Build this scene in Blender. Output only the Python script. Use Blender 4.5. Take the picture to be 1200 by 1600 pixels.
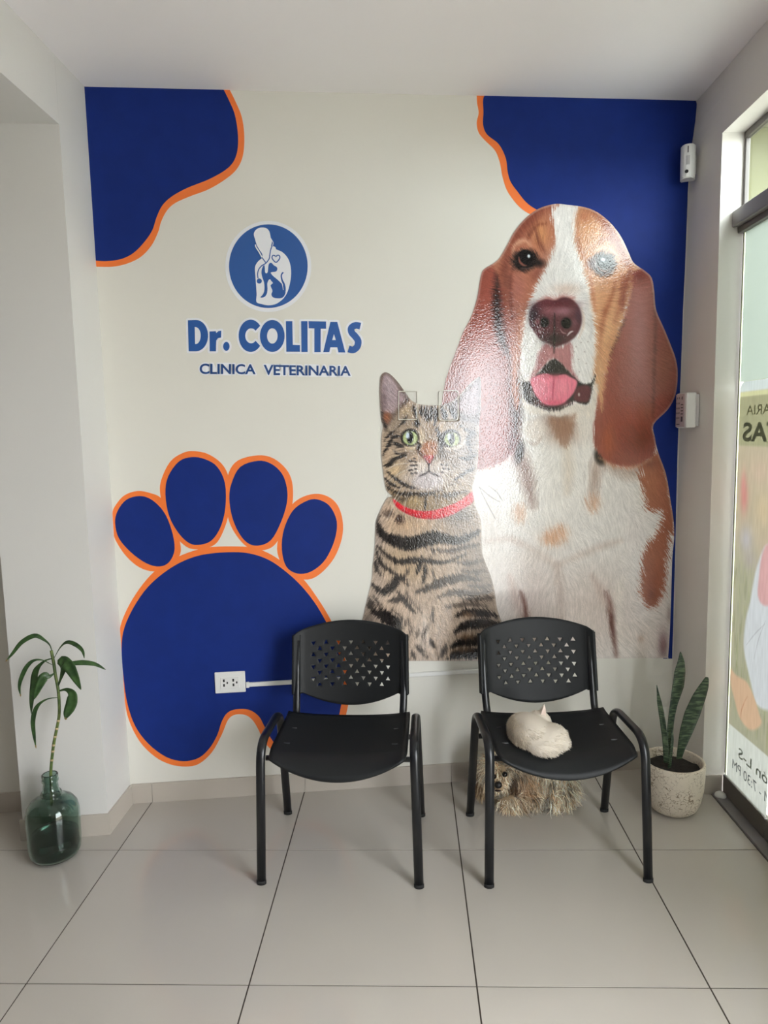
import bpy, bmesh, math, random
import numpy as np
from mathutils import Vector, Matrix

random.seed(7)
rng = np.random.default_rng(11)
scene = bpy.context.scene
COL = scene.collection
for o in list(bpy.data.objects):
    bpy.data.objects.remove(o)

# ------------------------------------------------------------------ camera
F_PX, YAW, PITCH, ROLL = 1087.5, -0.036, 0.1122, 0.0218
CAM = np.array([1.0447, -2.274, 1.4402])
def cam_axes():
    cy, sy, cp, sp = math.cos(YAW), math.sin(YAW), math.cos(PITCH), math.sin(PITCH)
    fwd = np.array([sy*cp, cy*cp, -sp]); right = np.array([cy, -sy, 0.0]); down = np.cross(fwd, right)
    cr, sr = math.cos(ROLL), math.sin(ROLL)
    return np.array([right*cr+down*sr, -right*sr+down*cr, fwd])
AX = cam_axes()
cam_data = bpy.data.cameras.new('camera')
cam_data.sensor_fit = 'VERTICAL'; cam_data.sensor_height = 36.0
cam_data.lens = F_PX/1600*36.0
cam_data.clip_start = 0.02; cam_data.clip_end = 100
cam = bpy.data.objects.new('camera', cam_data); COL.objects.link(cam)
R3 = Matrix((AX[0], -AX[1], -AX[2])).transposed()
cam.matrix_world = Matrix.Translation(Vector(CAM)) @ R3.to_4x4()
scene.camera = cam

# ------------------------------------------------------------------ world, lights, exposure
world = bpy.data.worlds.new('overcast_sky'); scene.world = world
world.use_nodes = True
wn = world.node_tree.nodes; wl = world.node_tree.links
wn['Background'].inputs[0].default_value = (0.93, 0.97, 1.0, 1)
wn['Background'].inputs[1].default_value = 16.0
def portal(name, loc, sx, sy):
    L = bpy.data.lights.new(name, 'AREA'); L.shape = 'RECTANGLE'; L.size = sx; L.size_y = sy
    L.cycles.is_portal = True
    o = bpy.data.objects.new(name, L); COL.objects.link(o)
    o.location = loc; o.rotation_euler = (0, math.radians(90), 0)   # -Z turns to -X, into the room
    return o
portal('doorway_portal', (2.33, -2.07, 1.07), 2.14, 1.68)
portal('transom_portal', (2.33, -.02, 2.33), 0.25, 0.75)
def fill_lamp(loc, size, power):
    L = bpy.data.lights.new('fill_light', 'AREA'); L.shape = 'SQUARE'; L.size = size; L.energy = power
    L.color = (1.0, 0.97, 0.93)
    o = bpy.data.objects.new('fill_light', L); COL.objects.link(o); o.location = loc
fill_lamp((0.9, -3.9, 2.66), 0.6, 10)  # unseen fill lamp added to lift the room light
vs = scene.view_settings
vs.view_transform = 'Standard'; vs.look = 'None'; vs.gamma = 1.0; vs.use_curve_mapping = False
vs.exposure = -0.15

# ------------------------------------------------------------------ materials
def s2l(c):
    c = np.asarray(c, float)/255.0
    return np.where(c <= 0.04045, c/12.92, ((c+0.055)/1.055)**2.4)
def rgb(c): return (*[float(v) for v in s2l(c)], 1.0)
MATS = {}
def mat(name, color, rough=0.6, metal=0.0, spec=0.5, noise=0.0, nscale=8.0, bump=0.0, bscale=60.0, attr=None,
        coat=0.0, coat_rough=0.05, trans=0.0, ior=1.5, sheen=0.0, detail=4.0):
    if name in MATS: return MATS[name]
    m = bpy.data.materials.new(name); m.use_nodes = True
    nt = m.node_tree; b = nt.nodes['Principled BSDF']
    b.inputs['Roughness'].default_value = rough; b.inputs['Metallic'].default_value = metal
    b.inputs['Specular IOR Level'].default_value = spec
    b.inputs['IOR'].default_value = ior
    b.inputs['Transmission Weight'].default_value = trans
    b.inputs['Coat Weight'].default_value = coat; b.inputs['Coat Roughness'].default_value = coat_rough
    b.inputs['Base Color'].default_value = rgb(color) if color is not None else (1, 1, 1, 1)
    tc = nt.nodes.new('ShaderNodeTexCoord')
    if attr:
        a = nt.nodes.new('ShaderNodeAttribute'); a.attribute_name = attr
        nt.links.new(a.outputs['Color'], b.inputs['Base Color'])
    elif noise > 0:
        n = nt.nodes.new('ShaderNodeTexNoise'); n.inputs['Scale'].default_value = nscale; n.inputs['Detail'].default_value = detail
        nt.links.new(tc.outputs['Object'], n.inputs['Vector'])
        r = nt.nodes.new('ShaderNodeMapRange'); r.inputs['From Min'].default_value = 0.3; r.inputs['From Max'].default_value = 0.7
        r.inputs['To Min'].default_value = 1-noise; r.inputs['To Max'].default_value = 1+noise
        nt.links.new(n.outputs['Fac'], r.inputs['Value'])
        mx = nt.nodes.new('ShaderNodeVectorMath'); mx.operation = 'SCALE'
        mx.inputs[0].default_value = rgb(color)[:3]
        nt.links.new(r.outputs['Result'], mx.inputs['Scale'])
        nt.links.new(mx.outputs['Vector'], b.inputs['Base Color'])
    if bump > 0:
        n2 = nt.nodes.new('ShaderNodeTexNoise'); n2.inputs['Scale'].default_value = bscale; n2.inputs['Detail'].default_value = 2
        nt.links.new(tc.outputs['Object'], n2.inputs['Vector'])
        bp = nt.nodes.new('ShaderNodeBump'); bp.inputs['Strength'].default_value = bump; bp.inputs['Distance'].default_value = 0.004
        nt.links.new(n2.outputs['Fac'], bp.inputs['Height']); nt.links.new(bp.outputs['Normal'], b.inputs['Normal'])
    MATS[name] = m
    return m

M_WALL = mat('mural_wall_cream_paint', (223, 221, 213), 0.5, noise=0.012, nscale=3, bump=0.04, bscale=180)
M_WHITE = mat('white_wall_paint', (214, 213, 210), 0.55, noise=0.012, nscale=3, bump=0.04, bscale=180)
M_GREYW = mat('grey_wall_paint', (224, 220, 214), 0.55, noise=0.015, nscale=3, bump=0.05, bscale=160)
M_CEIL = mat('ceiling_paint', (241, 238, 239), 0.7, noise=0.012, nscale=2, bump=0.04, bscale=120)
M_TILE = mat('polished_tile', (182, 176, 167), 0.13, noise=0.02, nscale=2.5, spec=0.45)
M_GROUT = mat('grout', (66, 58, 52), 0.9)
M_SKIRT = mat('skirting_tile_beige', (186, 178, 168), 0.3, noise=0.02, nscale=4)
M_BLUE = mat('blue_wall_paint', (17, 43, 120), 0.6, spec=0.2, noise=0.06, nscale=14, bump=0.05, bscale=90)
M_ORANGE = mat('orange_wall_paint', (246, 124, 52), 0.45, noise=0.03, nscale=20)
M_STW = mat('sticker_white', (232, 234, 240), 0.35)
M_STB = mat('sticker_blue', (36, 88, 160), 0.35)
M_STN = mat('sticker_navy', (32, 72, 132), 0.35)
M_BLACKP = mat('black_plastic', (24, 26, 28), 0.5, spec=0.3, noise=0.04, nscale=30, bump=0.08, bscale=900)
M_BLACKM = mat('black_steel', (18, 20, 24), 0.28)
M_WPL = mat('white_plastic', (226, 226, 224), 0.4)
M_WPL2 = mat('pale_grey_plastic', (196, 194, 194), 0.45)
M_DARK = mat('dark_slot', (30, 30, 32), 0.6)
M_ALU = mat('grey_aluminium', (136, 133, 133), 0.35, metal=0.15)
M_ALUD = mat('dark_aluminium', (100, 95, 92), 0.4, metal=0.15)
M_PAVE = mat('concrete_pavement', (190, 188, 182), 0.85, noise=0.05, nscale=6)
M_YELLOW = mat('yellow_green_render', (94, 94, 66), 0.8, noise=0.03, nscale=3)

# ------------------------------------------------------------------ object helpers
def obj(name, mesh_or_bm, material=None, parent=None, smooth=False, loc=None):
    if isinstance(mesh_or_bm, bmesh.types.BMesh):
        me = bpy.data.meshes.new(name); mesh_or_bm.to_mesh(me); mesh_or_bm.free()
    else: me = mesh_or_bm
    if material is not None and not me.materials: me.materials.append(material)
    if smooth:
        me.polygons.foreach_set('use_smooth', np.ones(len(me.polygons), bool))
    o = bpy.data.objects.new(name, me); COL.objects.link(o)
    if parent is not None: o.parent = parent
    if loc is not None: o.location = loc
    return o
def empty(name, loc=(0, 0, 0), rz=0.0):
    o = bpy.data.objects.new(name, None); COL.objects.link(o); o.location = loc; o.rotation_euler = (0, 0, rz)
    o.empty_display_size = 0.1
    return o
def tag(o, label, cat, group=None):
    o['label'] = label; o['category'] = cat
    if group: o['group'] = group
    return o
def struct(o):
    o['kind'] = 'structure'; return o
def box_bm(x0, x1, y0, y1, z0, z1, bevel=0.0, seg=2, bm=None):
    new = bm is None
    if new: bm = bmesh.new()
    r = bmesh.ops.create_cube(bm, size=1.0)
    vs_ = r['verts']
    for v in vs_:
        v.co = Vector((x0+(v.co.x+.5)*(x1-x0), y0+(v.co.y+.5)*(y1-y0), z0+(v.co.z+.5)*(z1-z0)))
    if bevel > 0:
        es = list({e for v in vs_ for e in v.link_edges})
        bmesh.ops.bevel(bm, geom=es, offset=bevel, segments=seg, profile=0.5, affect='EDGES')
    return bm
def prism_bm(pts, z0, z1, bm=None):
    if bm is None: bm = bmesh.new()
    a = [bm.verts.new((p[0], p[1], z0)) for p in pts]; b = [bm.verts.new((p[0], p[1], z1)) for p in pts]
    n = len(pts)
    bm.faces.new(a[::-1]); bm.faces.new(b)
    for i in range(n): bm.faces.new((a[i], a[(i+1) % n], b[(i+1) % n], b[i]))
    bmesh.ops.recalc_face_normals(bm, faces=bm.faces)
    return bm
def catmull(pts, n=6, closed=False):
    P = np.asarray(pts, float); m = len(P); out = []
    rngi = range(m) if closed else range(m-1)
    for i in rngi:
        if closed: p0, p1, p2, p3 = P[(i-1) % m], P[i], P[(i+1) % m], P[(i+2) % m]
        else: p0, p1, p2, p3 = P[max(i-1, 0)], P[i], P[i+1], P[min(i+2, m-1)]
        for k in range(n):
            t = k/n
            out.append(0.5*((2*p1)+(-p0+p2)*t+(2*p0-5*p1+4*p2-p3)*t*t+(-p0+3*p1-3*p2+p3)*t**3))
    if not closed: out.append(P[-1])
    return np.array(out)
def fillet(pts, rad, n=7):
    P = [np.asarray(p, float) for p in pts]; out = [P[0]]
    for i in range(1, len(P)-1):
        a, b, c = P[i-1], P[i], P[i+1]
        r = rad[i-1] if hasattr(rad, '__len__') else rad
        d1 = (a-b)/np.linalg.norm(a-b); d2 = (c-b)/np.linalg.norm(c-b)
        q0, q2 = b+d1*r, b+d2*r
        for k in range(n+1):
            t = k/n; out.append((1-t)**2*q0+2*t*(1-t)*b+t*t*q2)
    out.append(P[-1]); return np.array(out)
def tube_bm(path, ra, rb=None, seg=12, side=None, bm=None, cap=True, radii=None):
    """tube of elliptic section: ra along `side`, rb across it"""
    if bm is None: bm = bmesh.new()
    if rb is None: rb = ra
    P = np.asarray(path, float); n = len(P); rings = []
    ref = None
    for i in range(n):
        t = P[min(i+1, n-1)]-P[max(i-1, 0)]; t = t/(np.linalg.norm(t)+1e-12)
        if side is not None: s = np.asarray(side, float)
        elif ref is None: s = np.array([0, 0, 1.0]) if abs(t[2]) < 0.9 else np.array([1.0, 0, 0])
        else: s = ref
        s = s-t*np.dot(s, t); s /= np.linalg.norm(s)+1e-12; ref = s
        b = np.cross(t, s)
        k = 1.0 if radii is None else radii[i]
        rings.append([bm.verts.new(P[i]+k*(ra*math.cos(2*math.pi*j/seg)*s+rb*math.sin(2*math.pi*j/seg)*b)) for j in range(seg)])
    for i in range(n-1):
        for j in range(seg):
            bm.faces.new((rings[i][j], rings[i][(j+1) % seg], rings[i+1][(j+1) % seg], rings[i+1][j]))
    if cap:
        bm.faces.new(rings[0][::-1]); bm.faces.new(rings[-1])
    return bm
def lathe_bm(prof, seg=40, bm=None, close=False):
    if bm is None: bm = bmesh.new()
    rings = []
    for r, z in prof:
        if r < 1e-5: rings.append([bm.verts.new((0, 0, z))])
        else: rings.append([bm.verts.new((r*math.cos(2*math.pi*j/seg), r*math.sin(2*math.pi*j/seg), z)) for j in range(seg)])
    for i in range(len(rings)-1):
        a, b = rings[i], rings[i+1]
        for j in range(seg):
            k = (j+1) % seg
            if len(a) == 1 and len(b) == 1: continue
            if len(a) == 1: bm.faces.new((a[0], b[k], b[j]))
            elif len(b) == 1: bm.faces.new((a[j], a[k], b[0]))
            else: bm.faces.new((a[j], a[k], b[k], b[j]))
    bmesh.ops.recalc_face_normals(bm, faces=bm.faces)
    return bm
def copy_tree(o, parent=None):
    c = o.copy(); COL.objects.link(c); c.parent = parent
    for ch in list(o.children): copy_tree(ch, c)
    return c

# ------------------------------------------------------------------ the mural wall's own frame
WA = math.atan(0.1281)
WE = np.array([math.cos(WA), math.sin(WA), 0.0]); WN = np.array([math.sin(WA), -math.cos(WA), 0.0])
WALL_Y0 = 0.3182+0.008
WO = np.array([0.0, WALL_Y0, 0.0])
def wall_y(x): return WALL_Y0+0.1281*x
def photo_to_wall(q):
    """survey of the mural: photo pixel -> (s along the wall, height)"""
    q = np.atleast_2d(np.asarray(q, float))
    d = np.stack([(q[:, 0]-600)/F_PX, (q[:, 1]-800)/F_PX, np.ones(len(q))], 1) @ AX
    t = ((WO-CAM) @ WN)/(d @ WN)
    p = CAM+d*t[:, None]
    return np.stack([(p-WO) @ WE, p[:, 2]], 1)
def wall_pt(sz, off=0.0):
    sz = np.atleast_2d(sz)
    return WO+sz[:, :1]*WE+np.array([0, 0, 1.0])*sz[:, 1:2]+WN*off
CEIL = 2.687
H_OPEN = 2.472
XL, XR = -0.08, 2.182

# ------------------------------------------------------------------ structure
# floor: grout slab with the 60 cm tiles as pieces
fx0, fx1, fy0 = -2.4, 2.28, -6.0
floor = struct(obj('floor', prism_bm([(fx0, fy0), (fx1, fy0), (fx1, wall_y(fx1)+.1), (fx0, wall_y(fx0)+.1)], -0.06, -0.002), M_GROUT))
def clip_poly(poly, a, b, c):      # keep a*x+b*y<=c
    out = []
    for i in range(len(poly)):
        p, q = poly[i], poly[(i+1) % len(poly)]
        fp, fq = a*p[0]+b*p[1]-c, a*q[0]+b*q[1]-c
        if fp <= 0: out.append(p)
        if (fp < 0 < fq) or (fq < 0 < fp):
            t = fp/(fp-fq); out.append((p[0]+t*(q[0]-p[0]), p[1]+t*(q[1]-p[1])))
    return out
whole = {}
J = 0.0021
for i in range(-4, 4):
    for j in range(-10, 2):
        x0, x1, y0, y1 = i*.6+J, (i+1)*.6-J, j*.6+J, (j+1)*.6-J
        poly = [(x0, y0), (x1, y0), (x1, y1), (x0, y1)]
        cut = clip_poly(poly, -0.1281, 1.0, WALL_Y0-0.003)
        cut = clip_poly(cut, 1, 0, 2.214)
        if len(cut) < 3: continue
        if cut == poly:
            if 'm' not in whole:
                t = obj('tile', prism_bm([(-.3+J, -.3+J), (.3-J, -.3+J), (.3-J, .3-J), (-.3+J, .3-J)], -0.012, 0.0), M_TILE, floor)
                whole['m'] = t.data
            else: t = obj('tile', whole['m'], None, floor)
            t.location = (x0+.3-J, y0+.3-J, 0)
        else:
            obj('tile', prism_bm(cut, -0.012, 0.0), M_TILE, floor)
struct(obj('ceiling', box_bm(-2.5, 2.315, -6.1, 0.8, CEIL, CEIL+.12), M_CEIL))
def along(s0, s1, d0, d1, z0, z1):   # slab along the mural wall, d = distance in front of it
    pts = [WO+s*WE+d*WN for s, d in ((s0, d0), (s1, d0), (s1, d1), (s0, d1))]
    return prism_bm([(p[0], p[1]) for p in pts], z0, z1)
struct(obj('wall_back', along(-2.5, 2.36, 0, -.15, -.05, CEIL), M_WALL))
PX0, PX1, PYF = -0.376, XL, 0.103
def pier_y(x): return PYF+0.1281*(x-XL)
struct(obj('wall_left', prism_bm([(PX1, wall_y(PX1)-.0005), (PX1, pier_y(PX1)), (PX0, pier_y(PX0)), (PX0, wall_y(PX0)-.0005)], 0, CEIL-.0005), M_WHITE))
struct(obj('trim_1', prism_bm([(PX0, fy0+.01), (PX1, fy0+.01), (PX1, pier_y(PX1)-.0005), (PX0, pier_y(PX0)-.0005)], H_OPEN, CEIL-.0005), M_WHITE))
M_BACKW = mat('darkened_wall_paint', (138, 130, 122), 0.6)  # tone of the unseen walls, darkened to cut bounce and dim the hall
struct(obj('wall_far', box_bm(-2.5, -2.4, -6.0, 0.02, -.05, CEIL), M_BACKW))
struct(obj('wall_front', box_bm(-2.5, 2.31, -6.1, -6.0, -.05, CEIL), M_BACKW))
JY = 0.375            # jamb of the glazed opening
DY0 = -2.92           # far end of the open doorway
XO = 2.280
CORNER = [(1088.5, 156), (1088.5, 164), (1086.5, 190), (1082, 225), (1077.5, 270), (1076, 300), (1074.5, 340), (1071.5, 420), (1068.5, 480), (1065.5, 570), (1061.5, 660), (1059.5, 720), (1056.5, 850), (1053.5, 960), (1051.5, 1029)]
def corner_x(z):
    sz_ = photo_to_wall(CORNER); return float(np.interp(z, sz_[::-1, 1], (WO+sz_[:, :1]*WE)[::-1, 0]))
bm = bmesh.new(); zz = [-.05, .02, .25, .475, .7, .95, 1.2, 1.45, 1.7, 1.9, 2.05, 2.2, 2.3, 2.4, 2.45, 2.5, 2.55, 2.6, 2.64, 2.66, CEIL-.0005]
rings = []
for z in zz:
    cx = corner_x(z); rings.append([bm.verts.new(q) for q in ((XR, JY, z), (XO, JY, z), (XO, wall_y(XO)-.001, z), (cx, wall_y(cx)-.001, z))])
for a, b in zip(rings[:-1], rings[1:]):
    for i in range(4): bm.faces.new((a[i], a[(i+1) % 4], b[(i+1) % 4], b[i]))
bm.faces.new(rings[0][::-1]); bm.faces.new(rings[-1]); bmesh.ops.recalc_face_normals(bm, faces=bm.faces)
struct(obj('wall_right', bm, M_GREYW))
struct(obj('wall_right', box_bm(XR, XO, DY0, JY-.0005, 2.476, CEIL-.0005), M_GREYW))
struct(obj('wall_right', box_bm(XR, XO, -6.0, DY0-.0005, -.05, CEIL-.0005), M_GREYW))
struct(obj('pavement', box_bm(2.282, 14, -12, 6, -.12, -.03), M_PAVE))
struct(obj('wall_outside', box_bm(2.285, 5.0, .66, .86, -.03, 3.8), M_YELLOW))
struct(obj('added_street_wall', box_bm(8.0, 8.3, -14, 6, -.03, 1.75), mat('added_wall_render', (176, 164, 146), .9, noise=.1, nscale=1.5)))  # unseen wall added to dim the lower part of the doorway reflection
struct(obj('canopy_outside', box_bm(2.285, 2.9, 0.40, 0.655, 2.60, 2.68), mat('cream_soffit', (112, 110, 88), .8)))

# baseboards: rows of skirting tiles
def skirt(name, runs):
    root = struct(empty(name))
    for bm in runs: obj('skirting_tile', bm, M_SKIRT, root)
    return root
BH = 0.079
sk = []
xs = [XL+.004, 0.003, 0.603, 1.2, 1.8, 2.122]
for a, b in zip(xs[:-1], xs[1:]):
    sk.append(along((a+.0008)/WE[0], (b-.0008)/WE[0], .0005, .008, 0, BH))
skirt('baseboard_back', sk)
sk = []
nx = np.array([math.sin(WA), -math.cos(WA)])
def pier_piece(x0, x1):
    p0, p1 = np.array([x0, pier_y(x0)-.0005]), np.array([x1, pier_y(x1)-.0005])
    return prism_bm([p0, p1, p1+nx*.009, p0+nx*.009], 0, BH)
sk.append(pier_piece(PX0-.008, PX1+.008))
sk.append(prism_bm([(PX1+.0005, pier_y(PX1)), (PX1+.009, pier_y(PX1)), (PX1+.009, wall_y(PX1)-.011), (PX1+.0005, wall_y(PX1)-.011)], 0, BH))
skirt('baseboard_left', sk)
skirt('baseboard_hall', [along(-2.3, (PX0-.01)/WE[0], .0005, .008, 0, BH)])
skirt('baseboard_right', [prism_bm([(XR-.009, JY), (XR-.0005, JY), (corner_x(.04)-.001, wall_y(2.13)-.004), (corner_x(.04)-.0095, wall_y(2.13)-.004)], 0, BH),
                          prism_bm([(XR-.009, JY-.009), (2.255, JY-.009), (2.255, JY-.0005), (XR-.009, JY-.0005)], 0, BH)])

# ------------------------------------------------------------------ glazed front (right side): transom, filmed panes, open doorway beyond
def thin_glass():
    m = bpy.data.materials.new('clear_pane_glass'); m.use_nodes = True; nt = m.node_tree; nt.nodes.clear()
    out = nt.nodes.new('ShaderNodeOutputMaterial'); mix = nt.nodes.new('ShaderNodeMixShader')
    tr = nt.nodes.new('ShaderNodeBsdfTransparent'); tr.inputs[0].default_value = (0.94, 0.97, 0.95, 1)
    gl = nt.nodes.new('ShaderNodeBsdfGlossy'); gl.inputs['Roughness'].default_value = 0.02
    fr = nt.nodes.new('ShaderNodeFresnel'); geo = nt.nodes.new('ShaderNodeNewGeometry'); mr = nt.nodes.new('ShaderNodeMapRange')
    mr.inputs['To Min'].default_value = 1.22; mr.inputs['To Max'].default_value = 1/1.22      # same pane law from both faces
    nt.links.new(geo.outputs['Backfacing'], mr.inputs['Value']); nt.links.new(mr.outputs['Result'], fr.inputs[0])
    nt.links.new(fr.outputs[0], mix.inputs[0]); nt.links.new(tr.outputs[0], mix.inputs[1]); nt.links.new(gl.outputs[0], mix.inputs[2])
    nt.links.new(mix.outputs[0], out.inputs[0]); return m
M_GLASS = thin_glass()
def film_mat(name, color=None, attr=None, trans=0.8, T=None):
    T = FILM_T if T is None else T
    m = bpy.data.materials.new(name); m.use_nodes = True; nt = m.node_tree; nt.nodes.clear()
    out = nt.nodes.new('ShaderNodeOutputMaterial'); mix = nt.nodes.new('ShaderNodeMixShader'); mix.inputs[0].default_value = trans
    df = nt.nodes.new('ShaderNodeBsdfDiffuse'); tl = nt.nodes.new('ShaderNodeBsdfTranslucent')
    nt.links.new(df.outputs[0], mix.inputs[1]); nt.links.new(tl.outputs[0], mix.inputs[2])
    if attr:
        a = nt.nodes.new('ShaderNodeAttribute'); a.attribute_name = attr
        nt.links.new(a.outputs['Color'], df.inputs[0])
        hv = nt.nodes.new('ShaderNodeVectorMath'); hv.operation = 'SCALE'; hv.inputs['Scale'].default_value = T
        nt.links.new(a.outputs['Color'], hv.inputs[0]); nt.links.new(hv.outputs[0], tl.inputs[0])
    else:
        df.inputs[0].default_value = rgb(color); c = np.array(rgb(color)[:3])*T; tl.inputs[0].default_value = (*c, 1)
    nt.links.new(mix.outputs[0], out.inputs[0]); return m
FILM_T = 0.23
GX = 2.266            # inner face of the glass leaves
DY1 = -1.22           # near jamb of the open doorway
SEAM = 0.045
win = struct(empty('window_1', (2.3, -1.2, 0)))
def wpart(name, bm, m): 
    o = obj(name, bm, m, win); o.matrix_parent_inverse = Matrix.Translation((-2.3, 1.2, 0)); return o
wpart('transom_rail', box_bm(2.224, 2.279, DY0+.002, JY-.001, 2.150, 2.205, .004), M_ALU)
wpart('transom_lip', box_bm(2.246, 2.279, DY0+.002, JY-.001, 2.128, 2.150, .003), M_ALUD)
wpart('head_rail', box_bm(2.258, 2.279, DY0+.002, JY-.001, 2.452, 2.475, .002), M_ALUD)
wpart('jamb_stile', box_bm(2.260, 2.276, JY-.013, JY-.001, 2.206, 2.452, .002), M_ALUD)
wpart('mullion', box_bm(2.245, 2.279, DY1-.05, DY1, 0.012, 2.128, .003), M_ALU)
wpart('transom_pane', box_bm(2.268, 2.272, -.40, JY-.012, 2.206, 2.452), M_GLASS)
wpart('transom_blank', box_bm(2.20, 2.279, DY0+.01, -.405, 2.206, 2.4515, .004), M_ALU)  # unseen opaque panel added to keep transom glare off the dog print
wpart('pane', box_bm(GX, GX+.008, SEAM+.003, JY-.02, .085, 2.128), M_GLASS)
wpart('pane', box_bm(GX, GX+.008, DY1, SEAM-.003, .085, 2.128), M_GLASS)
wpart('edge_strip', box_bm(GX-.002, GX+.012, JY-.0195, JY-.012, .085, 2.128), mat('pale_seal', (226, 230, 196), .4))
wpart('seal_gap', box_bm(GX-.001, GX+.010, JY-.0115, JY-.0055, .09, 2.128), M_DARK)
wpart('floor_track', box_bm(2.2165, 2.279, DY1, JY-.012, -.002, .010, .002), M_ALU)
wpart('bottom_rail', box_bm(2.256, 2.279, SEAM+.002, JY-.012, .012, .086, .003), M_ALUD)
wpart('bottom_rail', box_bm(2.256, 2.279, DY1, SEAM-.002, .012, .086, .003), M_ALUD)
wpart('threshold', box_bm(2.2165, XO, DY0+.002, DY1-.052, -.03, .004), M_ALU)
cap = obj('light_leak_dome', lathe_bm([(0.0001, .0), (.021, .0), (.021, .004), (.018, .011), (.011, .016), (0, .018)], 20), M_WPL, None, True, (2.236, 0.335, .0105))  # white dome added to stand for light leaking under the door
tag(cap, 'small white dome added for the daylight leaking in by the window jamb', 'glow')

# ------------------------------------------------------------------ flat print painter (works on a grid of points with chart coordinates X, Y)
def lic(H, W, ang, L, seed):
    r = np.random.default_rng(seed); N = r.random((H, W))
    yy, xx = np.mgrid[0:H, 0:W].astype(float)
    acc = np.zeros((H, W)); dx, dy = np.cos(ang), np.sin(ang)
    for k in range(-L, L+1):
        xi = np.clip((xx+dx*k).round().astype(int), 0, W-1); yi = np.clip((yy+dy*k).round().astype(int), 0, H-1)
        acc += N[yi, xi]
    acc /= 2*L+1
    return (acc-acc.mean())/(acc.std()+1e-9)
def blurnoise(H, W, cells, seed):
    r = np.random.default_rng(seed); g = r.random((cells+3, cells+3))
    y = np.linspace(0, cells, H); x = np.linspace(0, cells, W)
    yi, xi = y.astype(int), x.astype(int); fy, fx = (y-yi)[:, None], (x-xi)[None]
    fy, fx = fy*fy*(3-2*fy), fx*fx*(3-2*fx)
    A = g[np.ix_(yi, xi)]; B = g[np.ix_(yi, xi+1)]; C_ = g[np.ix_(yi+1, xi)]; D = g[np.ix_(yi+1, xi+1)]
    return (A*(1-fx)+B*fx)*(1-fy)+(C_*(1-fx)+D*fx)*fy-0.5
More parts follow.
